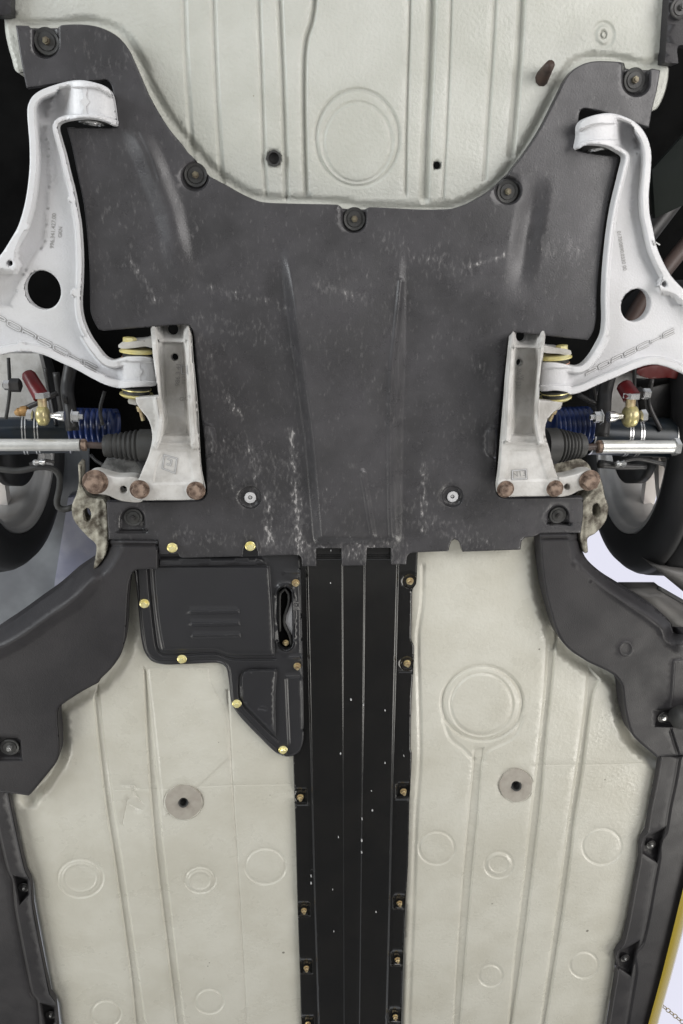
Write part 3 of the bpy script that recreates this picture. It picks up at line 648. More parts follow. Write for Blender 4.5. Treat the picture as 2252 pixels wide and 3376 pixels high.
rl.flat(np.array([(1675, 1478), (1778, 1478), (1812, 1590), (1662, 1590)]), 12, -.0025)
rl.flat(circ(1666, 1612, 28, 28, 24), 4, .003).flat(circ(1829, 1610, 29, 29, 24), 4, .003)
MR = sheet('subframe_bracket', [(1692, 1050, 1), (1680, 1160), (1671, 1250), (1666, 1320), (1659, 1400), (1655, 1450), (1647, 1550), (1640, 1600), (1644, 1628), (1662, 1638), (1720, 1637), (1838, 1634), (1855, 1622), (1852, 1597), (1838, 1568), (1825, 1530), (1812, 1480), (1800, 1440), (1798, 1410), (1805, 1385), (1820, 1365), (1838, 1350), (1852, 1338), (1856, 1326, 1), (1777, 1318, 1), (1781, 1250), (1790, 1180), (1796, 1130), (1802, 1050, 1)],
           ALU2, CAR, h=lambda P: .062 - .062*(1 - sst(P[:, 1], 1075, 1150)), relief=rl, holes=[circ(1712, 1195, 10, 12), circ(1718, 1108, 17, 19)], step=9, thick=.010, rnd=5, rh=.003)
for m_, q in ((ML, [(461, 1613, 1.18), (646, 1617, 1.15)]), (MR, [(1666, 1612, 1.12), (1829, 1610, 1.12)])):
    for x, y, s_ in q: fast('big_bolt', x, y, .064, m_, [RUST], s_*.84, 'bolt')
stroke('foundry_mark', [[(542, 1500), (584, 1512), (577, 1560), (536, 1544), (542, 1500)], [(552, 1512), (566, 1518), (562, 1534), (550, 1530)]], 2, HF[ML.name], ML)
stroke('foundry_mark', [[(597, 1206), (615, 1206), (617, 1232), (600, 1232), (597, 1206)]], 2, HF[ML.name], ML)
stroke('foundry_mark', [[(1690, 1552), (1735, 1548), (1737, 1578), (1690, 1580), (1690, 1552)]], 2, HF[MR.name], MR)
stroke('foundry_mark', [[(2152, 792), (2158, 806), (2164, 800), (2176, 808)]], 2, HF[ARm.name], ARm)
for m_, x, y, xs in ((ML, 398, 1128, 1), (MR, 1882, 1150, -1)):
    # upper ear with bolt, lower ear and bolt end
    if xs == 1:
        prism('upper_ear', [(500, 1118), (470, 1124), (430, 1127), (402, 1130), (390, 1138), (391, 1146), (410, 1150), (450, 1146), (480, 1142), (502, 1146)], .050, .045, ALU2, m_)
        lathe('pivot_bolt', (428, 1112, .036), (428, 1130, .036), [(0, 19), (.15, 23), (1, 23), (1, 10)], ZINC, m_, 6, sharp=20)
        prism('lower_ear', [(447, 1308), (428, 1310), (421, 1322), (424, 1330), (440, 1334), (452, 1334)], .045, .03, ALU2, m_)
        lathe('pivot_nut', (462, 1338, .030), (472, 1386, .030), [(0, 14), (.35, 13), (.4, 8), (1, 7)], BRASS, m_, 10)
    else:
        prism('upper_ear', [(1794, 1140), (1830, 1147), (1862, 1150), (1882, 1156), (1885, 1166), (1875, 1172), (1840, 1166), (1794, 1162)], .050, .045, ALU2, m_)
        lathe('pivot_bolt', (1852, 1138, .036), (1852, 1153, .036), [(0, 16), (.15, 20), (1, 20), (1, 10)], ZINC, m_, 6, sharp=20)
        prism('lower_ear', [(1845, 1322), (1852, 1328), (1850, 1345), (1838, 1352), (1825, 1345), (1830, 1325)], .045, .03, ALU2, m_)
        lathe('pivot_nut', (1826, 1350, .030), (1812, 1388, .030), [(0, 12), (.35, 11), (.4, 7), (1, 6)], BRASS, m_, 10)
prism('bracket_arm', [(281, 1592), (285, 1572), (300, 1558), (322, 1555), (350, 1563), (385, 1572), (450, 1574), (470, 1600), (470, 1652), (410, 1653), (385, 1646), (352, 1632), (312, 1627), (290, 1615)], .052, .022, ALU2, CAR, holes=[circ(407, 1614, 12), ], rnd=5, step=14, rh=.003)
ba = CAR.children[-1]
fast('big_bolt', 315, 1588, .053, ba, [RUST], 1.28)
prism('bracket_arm', [(1828, 1578), (1865, 1570), (1900, 1562), (1925, 1553), (1950, 1553), (1970, 1565), (1974, 1585), (1962, 1604), (1935, 1612), (1908, 1618), (1880, 1632), (1838, 1637), (1825, 1610)], .052, .022, ALU2, CAR, holes=[circ(1869, 1605, 10)], rnd=5, step=14, rh=.003)
ba = CAR.children[-1]
fast('big_bolt', 1943, 1583, .053, ba, [RUST], 1.18)
text('986.3 41.', 592, 1274, math.radians(-87), 22, HF[ML.name], ML)
text('112', 612, 1268, math.radians(-87), 19, HF[ML.name], ML)
text('GK', 592, 1322, math.radians(-3), 18, HF[ML.name], ML)
text('N01', 627, 1322, math.radians(-87), 15, HF[ML.name], ML)
text('96.4 J31', 1705, 1216, math.radians(93), 21, HF[MR.name], MR)
text('W', 1716, 1235, math.radians(93), 18, HF[MR.name], MR)
text('N13', 1690, 1574, math.radians(-8), 26, HF[MR.name], MR)

# ---- wheelhouse contents
def side(nm, s_, x): return 0
# left / right: rack boot, rod, nut, tie rod
def steering(pts, rs):
    (bx0, bx1, by), (rx1), (nx0, nx1), (tx0, tx1), ty = pts
    prof = [(0, rs*.98), (.30, rs)]
    for i in range(6):
        t_ = .34 + i*.095; k = rs*(1 - .05*i)
        prof += [(t_, k*.86), (t_ + .035, k*.95), (t_ + .06, k*.95)]
    prof += [(.93, rs*.72), (.94, rs*.66), (1, rs*.64)]
    lathe('steering_rack_boot', (bx0, by, .018), (bx1, by, .014), prof, RUBBER, CAR, 36)
    tr = lathe('tie_rod', (tx0, ty, .015), (tx1, ty, .012), [(0, 14), (.005, 21), (.99, 21), (1, 15)], RAW, CAR, 24)
    lathe('lock_nut', (nx0, ty, .015), (nx1, ty, .015), [(0, 17), (.1, 21), (.9, 21), (1, 17)], RUST, tr, 6, sharp=20)
    lathe('threaded_rod', (rx1, ty + 3, .014), (nx0, ty, .014), [(0, 11), (1, 11)], BROWNB, tr, 14)
steering(((515, 345, 1470), 345, (286, 268), (266, -120), 1467), 57)
steering(((1792, 1922, 1470), 1920, (1968, 1982), (1980, 2220), 1473), 57)
lathe('clamp_nut', (2218, 1473, .012), (2236, 1473, .012), [(0, 24), (.1, 28), (.9, 28), (1, 22)], STEEL, CAR, 6, sharp=20)
def strut(a, b, r0, tx):
    st = lathe('damper_tube', a, b, [(0, r0), (.98, r0), (1, r0*.8)], NAVY, CAR, 36)
    for t_ in tx:
        p = [a[i] + (b[i]-a[i])*t_ for i in range(3)]; q = [a[i] + (b[i]-a[i])*(t_ + .012) for i in range(3)]
        lathe('clamp_ring', p, q, [(0, r0*.9), (0, r0*1.03), (1, r0*1.03), (1, r0*.9)], STEEL, st, 36)
    return st
strut((-90, 1440, -.10), (245, 1432, -.13), 64, (.50, .53, .62, .65, .95))
strut((2330, 1450, -.10), (1935, 1432, -.13), 62, (.30, .58, .60, .67, .69, .97))
def spring(x0, x1, y, rr, h, s_):
    n = 8; prof = []
    for i in range(n):
        t_ = i/n; prof += [(t_, rr*.84), (t_ + .3/n, rr), (t_ + .7/n, rr), (t_ + .98/n, rr*.84)]
    prof += [(1, rr*.8)]
    V, Fc = lathe_data(W(x0, y, h), W(x1, y + 4, h + .0), [(t_, q*mpp((x0+x1)/2, y, h)) for t_, q in prof], 40)
    V = np.array(V).reshape(len(prof), 40, 3); ax = (W(x1, y, h) - W(x0, y, h)) / n   # helical pitch
    for k in range(40): V[1:-1, k] += ax * (k/40.0) * .9 - ax*.4
    mesh_obj('coil_spring_sleeve', V.reshape(-1, 3), Fc, BLUE, CAR)
spring(235, 385, 1408, 66, -.12, 1); spring(1940, 1815, 1402, 60, -.12, -1)
def droplink(xr, yr, xg, yg, s_, redlen):
    # red sleeve, hex, stud, rod end with bolt across
    lk = lathe('drop_link', (xr, yr, -.02), (xg - 5*s_, yg - 62, .0), [(0, 8), (.04, 18), (.15, 24), (1, 27)], RED, CAR, 24)
    lathe('hex_nut', (xg - 6*s_, yg - 78, .0), (xg - 3*s_, yg - 58, .0), [(0, 24), (.1, 28), (.9, 28), (1, 20)], STEEL, lk, 6, sharp=20)
    lathe('stud', (xg - 3*s_, yg - 60, .002), (xg, yg - 30, .003), [(0, 15), (1, 15)], BRASS, lk, 16)
    lathe('rod_end', (xg - 19, yg, .004), (xg + 19, yg, .004), [(0, 22), (.15, 32), (.3, 35), (.7, 35), (.85, 32), (1, 22)], DZINC, lk, 28)
    a = xg - 60*s_; 
    lathe('bolt_head', (xg - 52*s_, yg - 2, .004), (xg - 30*s_, yg, .004), [(0, 17), (.1, 20), (.8, 20), (1, 12)], STEEL, lk, 6, sharp=20)
    lathe('spacer', (xg + 26*s_, yg, .004), (xg + 72*s_, yg + 2, .004), [(0, 9), (.3, 10), (.6, 17), (1, 18)], STEEL, lk, 20)
    lathe('end_nut', (xg + 96*s_, yg + 3, .004), (xg + 122*s_, yg + 4, .004), [(0, 24), (.1, 24), (.12, 18), (.9, 18), (.92, 9), (1.4, 8)], STEEL, lk, 6, sharp=20)
droplink(88, 1226, 141, 1370, 1, 60); droplink(2052, 1262, 2078, 1372, -1, 60)
def zip_(p, r_, m, nm, h=-.05): tube(nm, [(*q, h) if len(q) == 2 else q for q in p], r_, m, CAR)
zip_([(238, 1180, -.10), (222, 1280, -.09), (232, 1360, -.06), (240, 1420, -.05)], 22, DARK, 'stay_bar')
zip_([(2010, 1230, -.10), (1994, 1300, -.09), (1990, 1380, -.06), (1984, 1440, -.05)], 22, DARK, 'stay_bar')
zip_([(185, 1228), (195, 1290), (215, 1420)], 12, DARK, 'sensor_bracket', -.12)
zip_([(75, 1350, -.05), (120, 1330, -.05), (190, 1296, -.06)], 9, DARK, 'brake_pipe')
zip_([(28, 1180), (32, 1290), (20, 1380)], 6, RUBBER, 'brake_hose', -.06)
zip_([(2092, 1210), (2092, 1290), (2100, 1350)], 6, RUBBER, 'brake_hose', -.06)
for x, s_ in ((0, 1), (2130, -1)):
    y = 1270 if s_ == 1 else 1297
    b_ = lathe('link_nut', (x + 10*s_ if s_ == 1 else x - 35, y, -.03), (x + 72 if s_ == 1 else x - 10, y, -.03), [(0, 10), (.1, 15), (.4, 15), (.42, 24), (.9, 24), (1, 12)] if s_ == 1 else [(0, 14), (.5, 22), (.9, 16), (1, 16)], DARK, CAR, 6, sharp=20)
    lathe('bright_nut', (x + 12, y, -.025) if s_ == 1 else (x - 14, y, -.025), (x + 34, y, -.025) if s_ == 1 else (x + 12, y + 2, -.025), [(0, 12), (.1, 17), (.9, 17), (1, 12)], STEEL, b_, 6, sharp=20)
lathe('brass_fitting', (50, 1362, -.02), (92, 1352, -.02), [(0, 8), (.3, 16), (.5, 14), (.52, 18), (.8, 18), (1, 14)], mat('bronze_fitting', (.55, .33, .14), .35, metal=.6), CAR, 12)
zip_([(-20, 1545), (60, 1552), (130, 1540), (175, 1546), (196, 1570), (196, 1610), (188, 1650), (192, 1672), (212, 1680), (240, 1672)], 11, RUBBER, 'brake_hose', -.03)
zip_([(1975, 1530), (2060, 1538), (2130, 1540)], (14, 8), DARK, 'lower_pipe', -.02)
prism('caliper', [(2100, 1222), (2160, 1205), (2252, 1215), (2252, 1250), (2200, 1245), (2150, 1248), (2112, 1240)], -.12, .05, REDC, CAR)
zip_([(1905, 1300), (1950, 1325), (2000, 1342)], 8, DARK, 'brake_pipe', -.08)
for pts_ in ([(150, 1215, -.12), (165, 1300, -.13), (185, 1400, -.10)], [(345, 1290, -.08), (330, 1350, -.07), (338, 1400, -.05)], [(300, 1500, -.03), (318, 1520, -.02), (345, 1535, -.01)], [(100, 1530, -.02), (150, 1518, -.01), (180, 1524, -.01)]):
    tube('brake_pipe', pts_, 6, DARK, CAR)
for pts_ in ([(2150, 1250, -.1), (2140, 1330, -.1), (2180, 1420, -.08)], [(1950, 1250, -.12), (1965, 1330, -.12), (1960, 1400, -.1)], [(2040, 1525, -.01), (2100, 1512, -.01), (2190, 1530, -.02)]):
    tube('brake_pipe', pts_, 7, DARK, CAR)
lathe('clip', (110, 1525, -.005), (150, 1523, -.005), [(0, 8), (.2, 12), (.5, 7), (.8, 12), (1, 8)], STEEL, CAR, 10)
lathe('clip', (2030, 1530, -.005), (2062, 1528, -.005), [(0, 8), (.2, 12), (.5, 7), (.8, 12), (1, 8)], STEEL, CAR, 10)
lathe('bracket_bolt', (208, 1318, -.05), (222, 1318, -.05), [(0, 10), (.3, 14), (1, 12)], DARK, CAR, 8)
# bars seen behind the right arm
zip_([(2060, 1090, -.20), (2140, 960, -.20), (2330, 720, -.22)], 24, BROWNB, 'diagonal_strut')
zip_([(2040, 900, -.22), (2330, 520, -.25)], 30, DARK, 'diagonal_strut')
prism('inner_shield', [(2150, 560), (2260, 440), (2330, 400), (2330, 640), (2160, 720)], -.16, .01, SHADE, CAR, spl=False)
prism('knuckle', [(-60, 1165), (128, 1165), (150, 1260), (165, 1370), (60, 1400), (-60, 1420)], -.17, .02, ALU2, CAR, spl=False)
prism('knuckle', [(2000, 1240), (2090, 1210), (2085, 1290), (2060, 1400), (2000, 1400), (1975, 1340)], -.17, .02, ALU2, CAR, spl=False)
prism('caliper', [(2120, 1285), (2330, 1230), (2330, 1440), (2140, 1435)], -.14, .06, DARK, CAR, spl=False)
prism('subframe_block', [(345, 1525), (400, 1512), (450, 1525), (462, 1580), (330, 1570)], .0, .05, GREYB, CAR)
prism('subframe_block', [(1828, 1520), (1880, 1508), (1935, 1525), (1945, 1565), (1840, 1580)], .0, .05, BODY, CAR)
# side seams of the body
def seam(pts, hole, h):
    rl = Relief(); L = np.asarray(pts, float); xm = L[:, 0].mean()
    rl.fn(lambda P: .0007*np.sin(P[:, 0]/4.2 + .6*np.sin(P[:, 1]/40)) * sst(np.abs(P[:, 0] - hole[0]), 20, 34) + .0004*np.sin(P[:, 1]/5 + P[:, 0]/7))
    return sheet('sill_seam', pts, BODY, CAR, h=h, relief=rl, holes=[circ(*hole, 13, 23, 14)], step=4, thick=.03, rnd=4, rh=.003)
seam([(258, 1530), (268, 1535), (272, 1600), (300, 1640), (345, 1650), (356, 1700), (356, 1780), (348, 1830), (318, 1872), (308, 1878), (318, 1800), (290, 1770), (258, 1735), (240, 1705), (238, 1665), (252, 1630), (260, 1590)], (288, 1698), .012)
seam([(1972, 1572), (1985, 1590), (1995, 1640), (2006, 1670), (2000, 1710), (1985, 1735), (1960, 1760), (1937, 1775), (1938, 1820), (1925, 1822), (1912, 1770), (1918, 1700), (1922, 1650), (1950, 1620)], (1966, 1682), .012)

# ---- wheels
def wheel(pc, sgn):
    """pc = hub centre of the inner sidewall in camera axes; wheels hang in droop, slightly cambered"""
    wo = bpy.data.objects.new('wheel', None); COL.objects.link(wo); c = Vector(R @ np.array(pc)) + Vector((0, 0, ZC)); wo.parent = CAR; wo.location = c - WL['car']; WL[wo.name] = c
    ax = Vector(R @ np.array([sgn, 0, -.03])).normalized(); e1 = Vector((0, 0, 1)); e1 = (e1 - ax*e1.dot(ax)).normalized(); e2 = ax.cross(e1)
    def pt(u, rr, a): return tuple(c + ax*u + (e1*math.cos(a) + e2*math.sin(a))*rr)
    def rev(nm, prof, m, seg=110):
        V = [pt(u, rr, 2*math.pi*k/seg) for u, rr in prof for k in range(seg)]; Fc = []
        for i in range(len(prof)-1):
            for k in range(seg):
                k2 = (k+1) % seg; Fc.append((i*seg+k, i*seg+k2, (i+1)*seg+k2, (i+1)*seg+k))
        mesh_obj(nm, V, Fc, m, wo)
    rev('tyre', [(.012, .224), (-.004, .232), (-.013, .262), (-.004, .294), (.012, .308), (.024, .314), (.028, .308), (.032, .308), (.036, .316), (.078, .318), (.082, .311), (.088, .311), (.092, .318), (.104, .318), (.112, .312), (.122, .30), (.126, .27), (.118, .222)], TYRE)
    rev('rim', [(.012, 0.226), (.000, 0.226), (-.001, 0.221), (.002, 0.216), (.012, 0.212), (.022, 0.210), (.026, 0.201), (.045, 0.196), (.080, 0.193), (.092, 0.191), (.100, 0.197), (.106, 0.216), (.118, 0.223)], RIM)
    for k in range(10):
        a = 2*math.pi*k/10; V = []
        for rr, wdt, u0, u1 in ((.05, .030, .06, .09), (.12, .018, .065, .095), (.195, .022, .075, .10)):
            for s2 in (-1, 1):
                for u in (u0, u1): V.append(pt(u, rr, a + s2*wdt/rr*.6))
        Fc = []
        for i in (0, 4): Fc += [(i, i+4, i+6, i+2), (i+1, i+3, i+7, i+5), (i, i+1, i+5, i+4), (i+2, i+6, i+7, i+3)]
        mesh_obj('spoke', V, Fc, SPOKE, wo, smooth=False)
    rev('brake_disc', [(.0, .02), (.0, .115), (.03, .115), (.03, .02)], DARK)
wheel((-.755, -.176, 1.738), -1)
wheel((.632, -.178, 1.63), 1)
prism('wheelhouse_liner', [(-200, 1600), (150, 1480), (215, 1400), (290, 1400), (290, 1640), (240, 1720), (230, 1800), (232, 1860), (205, 1940), (60, 2110), (-200, 2300)], -.86, .02, LINER2, CAR, spl=False)
prism('inner_fender', [(225, 1640), (262, 1640), (330, 1760), (330, 1900), (180, 1990), (180, 1920)], -.84, .02, FENDER, CAR, spl=False)

# ---- brake cooling ducts
rl = Relief()
rl.bead([(-80, 2165), (0, 2130), (80, 2085), (170, 2020), (240, 1975), (300, 1900)], 46, .012)
rl.fn(lambda P: -.045*(1 - sst(dist(P, spline([(-90, 2095), (0, 2060), (60, 2022), (130, 1972), (190, 1930), (250, 1880), (310, 1840), (335, 1800)], False, 20)), 0, 70)))
rl.bead([(352, 1798), (520, 1800)], 6, -.004, True)
rl.flat(np.array([(-20, 2426), (60, 2428), (72, 2440), (76, 2510), (-20, 2512)]), 7, -.012)
DL = sheet('air_duct_cover', [(358, 1781, 1), (521, 1784, 1), (521, 1876, 1), (455, 1878), (441, 1885), (432, 1902), (425, 1930), (420, 1990), (417, 2060), (412, 2110), (400, 2155), (370, 2200), (332, 2238, 1), (325, 2250), (270, 2280), (212, 2318), (194, 2336), (190, 2370), (195, 2430), (195, 2488), (185, 2515), (150, 2560), (102, 2617), (94, 2623, 1), (40, 2615, 1), (-90, 2600, 1), (-90, 2140, 1), (0, 2076), (60, 2036), (130, 1985), (190, 1942), (250, 1890), (310, 1848), (336, 1815), (350, 1790)], DUCT, CAR, h=.034, relief=rl, step=13, thick=.03, rnd=8, rh=.005)
fast('cover_screw', 33, 2462, .024, DL, [RUBBER, STEEL], .95, 'screw')
rl = Relief()
rl.bead([(1925, 1850), (1990, 1915), (2060, 1965), (2140, 2020), (2190, 2060), (2210, 2100), (2240, 2120)], 40, .012)
rl.bead([(1776, 1780), (1914, 1778)], 6, -.004, True)
rl.fn(lambda P: -.035*(1 - sst(dist(P, spline([(1912, 1760), (1925, 1830), (1950, 1860), (2000, 1905), (2060, 1945), (2150, 2000), (2200, 2040), (2215, 2060), (2220, 2090)], False, 20)), 0, 40)))
rl.flat(np.array([(2158, 2336), (2330, 2332), (2330, 2400), (2158, 2398)]), 6, -.012)
rl.ring(2065, 2140, 20, 22, 6, .002)
rl.bead([(2215, 2330), (2225, 2180), (2235, 2180)], 8, .003).bead([(2212, 2412), (2235, 2485)], 9, -.005)
DR = sheet('air_duct_cover', [(1780, 1762, 1), (1913, 1759, 1), (1914, 1792), (1927, 1832), (1952, 1862), (2000, 1905), (2060, 1943), (2150, 1998), (2198, 2036), (2215, 2060), (2222, 2086), (2252, 2092), (2340, 2095, 1), (2340, 2488, 1), (2252, 2489), (2180, 2494), (2166, 2497, 1), (2138, 2474), (2100, 2440), (2080, 2415), (2062, 2350), (2055, 2305), (2050, 2262), (2030, 2231), (2000, 2211), (1940, 2183), (1920, 2171), (1880, 2144), (1850, 2111), (1830, 2068), (1813, 2010), (1800, 1960), (1790, 1900), (1783, 1830)], DUCT, CAR, h=.034, relief=rl, step=13, thick=.03, rnd=8, rh=.005)
fast('cover_screw', 2186, 2365, .024, DR, [DARK, STEEL], .7, 'screw')
lathe('rubber_foot', (2216, 2366, .045), (2300, 2362, .045), [(0, 20), (.1, 32), (.25, 36), (1, 38)], RUBBER, CAR, 32)
# body parts seen beyond the right duct
prism('outer_sill', [(2058, 1940), (2180, 1940), (2340, 2060), (2340, 2140), (2215, 2080)], -.10, .03, TRIM, CAR, spl=False, rnd=30, rh=.03, step=20)
prism('outer_fender', [(2140, 1858), (2340, 1880), (2340, 2020), (2252, 1950)], -.10, .03, TRIM, CAR, spl=False, rnd=30, rh=.03, step=20)
tube('sill_seal', [(2170, 1938, -.08), (2252, 1985, -.08), (2340, 2035, -.08)], 7, RUBBER, CAR)

# ---- floor pan
rl = Relief()
def two(rl, a, b, w, h):
    """raised bead between two traced edges"""
    A = spline(a, False, 14); B = spline(b, False, 14); poly = np.concatenate([A, B[::-1]]); rl.flat(poly, w, h)
two(rl, [(305, 2300), (320, 2450), (345, 2660), (373, 2840), (405, 3060), (430, 3250), (452, 3480)], [(328, 2240), (342, 2380), (365, 2540), (385, 2690), (402, 2800), (435, 3020), (465, 3230), (500, 3480)], 9, -0.0061)
two(rl, [(470, 2190), (478, 2400), (492, 2620), (511, 2830), (540, 3070), (562, 3250), (590, 3480)], [(487, 2210), (505, 2400), (528, 2620), (545, 2800), (575, 3050), (598, 3250), (628, 3480)], 9, -0.0061)
rl.bead([(752, 2280), (762, 2480), (775, 2700), (790, 2950), (805, 3200), (818, 3480)], 7, -.0022)
rl.flat(np.array([(486, 2198), (690, 2196), (694, 2240), (742, 2330), (760, 2500), (540, 2700), (510, 2400)]), 8, .0016)
for x, y, q, p in ((265, 2895, 74, 62), (875, 2855, 66, 58), (690, 3300, 46, 40), (350, 3340, 48, 42)): rl.ring(x, y, q, p, 8, -.0022)
rl.ring(265, 2895, 56, 46, 7, .0012); rl.ring(660, 2900, 50, 42, 7, -.0022).ring(660, 2905, 36, 30, 7, .0016)
rl.ring(605, 2645, 64, 58, 4, -.0015)
rl.bead([(380, 2605), (560, 2600), (740, 2590), (960, 2586)], 4, -.0005)
rl.bead([(410, 2590), (445, 2590), (452, 2600), (430, 2592), (465, 2640)], 3, -.0016).bead([(420, 2640), (405, 2710)], 3, -.0016).bead([(422, 2650), (462, 2668)], 3, -.0012)
rl.fn(lambda P: -.018 * (1 - sst(dist(P, spline([(430, 1900), (420, 1990), (417, 2060), (412, 2110), (400, 2155), (370, 2200), (325, 2250), (212, 2318), (190, 2345), (195, 2488), (150, 2560), (94, 2630)], False, 20)), 4, 42)))
FL = sheet('floor_panel', [(415, 1795, 1), (1004, 1840, 1), (1004, 3500, 1), (232, 3500, 1), (215, 3430), (200, 3362), (192, 3302), (170, 3262), (150, 3155), (130, 3050), (114, 2962), (106, 2905), (85, 2862), (60, 2750), (35, 2622), (60, 2500), (110, 2330), (280, 2150), (350, 1900)], BEIGE2, CAR, h=.0, relief=rl, step=16, thick=.03, rnd=16, rh=.007, holes=[circ(605, 2645, 15, 14)])
rl = Relief()
two(rl, [(1800, 2050), (1792, 2250), (1768, 2480), (1742, 2700), (1720, 2900), (1692, 3130), (1672, 3350), (1660, 3480)], [(1842, 2080), (1824, 2280), (1806, 2450), (1790, 2650), (1770, 2820), (1748, 3000), (1722, 3200), (1695, 3376), (1682, 3480)], 11, -0.0074)
two(rl, [(1935, 2190), (1920, 2350), (1890, 2560), (1862, 2750), (1835, 2950), (1806, 3150), (1775, 3376), (1762, 3480)], [(1985, 2240), (1962, 2290), (1945, 2400), (1925, 2560), (1902, 2700), (1885, 2850), (1857, 3050), (1830, 3220), (1805, 3376), (1790, 3480)], 11, -0.0074)
two(rl, [(1556, 2470), (1553, 2540), (1538, 2700), (1520, 2900), (1502, 3150), (1490, 3376), (1484, 3480)], [(1600, 2460), (1592, 2540), (1580, 2700), (1565, 2850), (1548, 3050), (1528, 3300), (1514, 3480)], 8, -0.0057)
rl.bead([(1462, 2372), (1486, 2434), (1528, 2470), (1556, 2500)], 12, -.003).bead([(1720, 2372), (1692, 2428), (1642, 2456), (1604, 2476), (1594, 2506)], 12, -.003)
rl.ring(1590, 2318, 132, 122, 11, -0.0057).ring(1588, 2322, 102, 102, 9, -.0026)
rl.flat(circ(1590, 2318, 122, 112, 36), 22, .0022)
for x, y, q in ((1440, 2795, 58), (1645, 2850, 46), (1985, 2790, 64), (1925, 3180, 46), (1618, 3215, 38)): rl.ring(x, y, q, q*.92, 8, -.0022)
rl.ring(1645, 2850, 34, 30, 6, .0014)
rl.ring(1702, 2590, 55, 55, 4, -.0015)
rl.bead([(1765, 2524), (1850, 2522), (2010, 2520), (2160, 2514)], 4, -.0006)
rl.bead([(1395, 1870), (1392, 1990), (1378, 2100), (1382, 2300), (1385, 2500), (1372, 2700), (1362, 3000), (1350, 3300), (1345, 3480)], 12, -.003)
rl.fn(lambda P: -.026 * (1 - sst(dist(P, spline([(1788, 1800), (1790, 1900), (1800, 1960), (1830, 2068), (1850, 2111), (1920, 2171), (2000, 2211), (2045, 2255), (2055, 2305), (2080, 2415), (2138, 2474), (2170, 2500)], False, 20)), 4, 44)))
FR = sheet('floor_panel', [(1352, 1700, 1), (1820, 1700, 1), (1990, 2100), (2150, 2300), (2185, 2480), (2172, 2510), (2150, 2610), (2136, 2690), (2122, 2735), (2110, 2775), (2106, 2840), (2092, 2915), (2068, 3040), (2052, 3102), (2032, 3150), (2024, 3222), (2010, 3300), (1998, 3376), (1980, 3500, 1), (1318, 3500, 1), (1332, 3000)], BEIGE2, CAR, h=.0, relief=rl, step=16, thick=.03, rnd=16, rh=.007, holes=[circ(1702, 2590, 15, 15)])
for f_, x, y, q in ((FL, 605, 2645, 1.0), (FR, 1702, 2590, .88)):
    prism('sealer_patch', [tuple(p + rng.normal(0, 1.2, 2)) for p in circ(x, y, 61*q, 55*q if q == 1 else 53, 26)], .0035, .004, BROWN, f_, holes=[circ(x, y, 16, 15)], rnd=2, rh=.0004)
    lathe('threaded_plug', (x, y, .0050), (x, y, -.02), [(.5, 7), (.08, 10), (0, 13), (0, 16), (.1, 17), (1, 17)], RUBBER, f_, 24)

# ---- tunnel plate
rl = Relief()
cl = np.array([(1800, 1006), (1900, 1008), (2600, 1024), (3000, 1034), (3500, 1050)]); cr = np.array([(1800, 1318), (1900, 1316), (2600, 1298), (3000, 1289), (3500, 1276)])
def tun(P):
    a = np.interp(P[:, 1], cl[:, 0], cl[:, 1]); b = np.interp(P[:, 1], cr[:, 0], cr[:, 1])
    return .007*sst(P[:, 0], a, a + 12) * (1 - sst(P[:, 0], b - 10, b))
rl.fn(tun)
ysx = np.arange(1810, 3480, 16.)
for q in (0, 5, 12): rl.pts.append(np.stack([np.interp(ysx, cl[:, 0], cl[:, 1]) + q, ysx], -1)); rl.pts.append(np.stack([np.interp(ysx, cr[:, 0], cr[:, 1]) - q, ysx], -1))
two(rl, [(1125, 1815), (1127, 2200), (1129, 2700), (1132, 3480)], [(1206, 1815), (1203, 2200), (1197, 2700), (1188, 3480)], 7, .0022)
rl.bead([(1030, 1832), (1300, 1832)], 5, .0018).bead([(1030, 1843), (1300, 1843)], 5, .0018)
nutsL = [(990, 2627), (1002, 3000), (1010, 3190), (1015, 3374)]; nutsR = [(1351, 1915), (1342, 2186), (1330, 2608), (1317, 2976), (1310, 3162), (1303, 3350)]
for x, y in nutsL + nutsR[2:]:
    q = 24 if y < 2700 else 22
    rl.flat(spline([(x - q, y - q*1.15, 1), (x + q, y - q*1.15, 1), (x + q, y + q*1.1, 1), (x - q, y + q*1.1, 1)], True, 8), 6, -.007)
for x, y in nutsR[:2]: rl.flat(circ(x, y + 2, 25, 25, 20), 6, -.004)
for a_, b_ in (((1316, 2214), (1358, 2214)), ((1304, 2634), (1348, 2634)), ((970, 2652), (1014, 2652))): rl.bead([a_, b_], 7, .0022)
TN = sheet('tunnel_plate', [(975, 1765, 1), (1378, 1765, 1), (1376, 1860), (1372, 1925), (1360, 1945), (1357, 2030), (1356, 2108), (1365, 2130), (1362, 2230), (1357, 2300), (1354, 2468), (1358, 2482), (1354, 2580), (1350, 2640), (1345, 2850), (1340, 2930), (1335, 3000), (1330, 3140), (1325, 3300), (1318, 3500, 1), (1002, 3500, 1), (994, 3376), (990, 3250), (985, 3100), (980, 2950), (975, 2750), (970, 2600), (966, 2480), (960, 2300)], GLOSS, CAR, h=.010, relief=rl, step=12, thick=.008, rnd=5, rh=.003)
for x, y in nutsL + nutsR: fast('nut_stud', x, y, .006, TN, [BRASS, BRASS], 1.0 if y < 2700 else .92, 'nut')
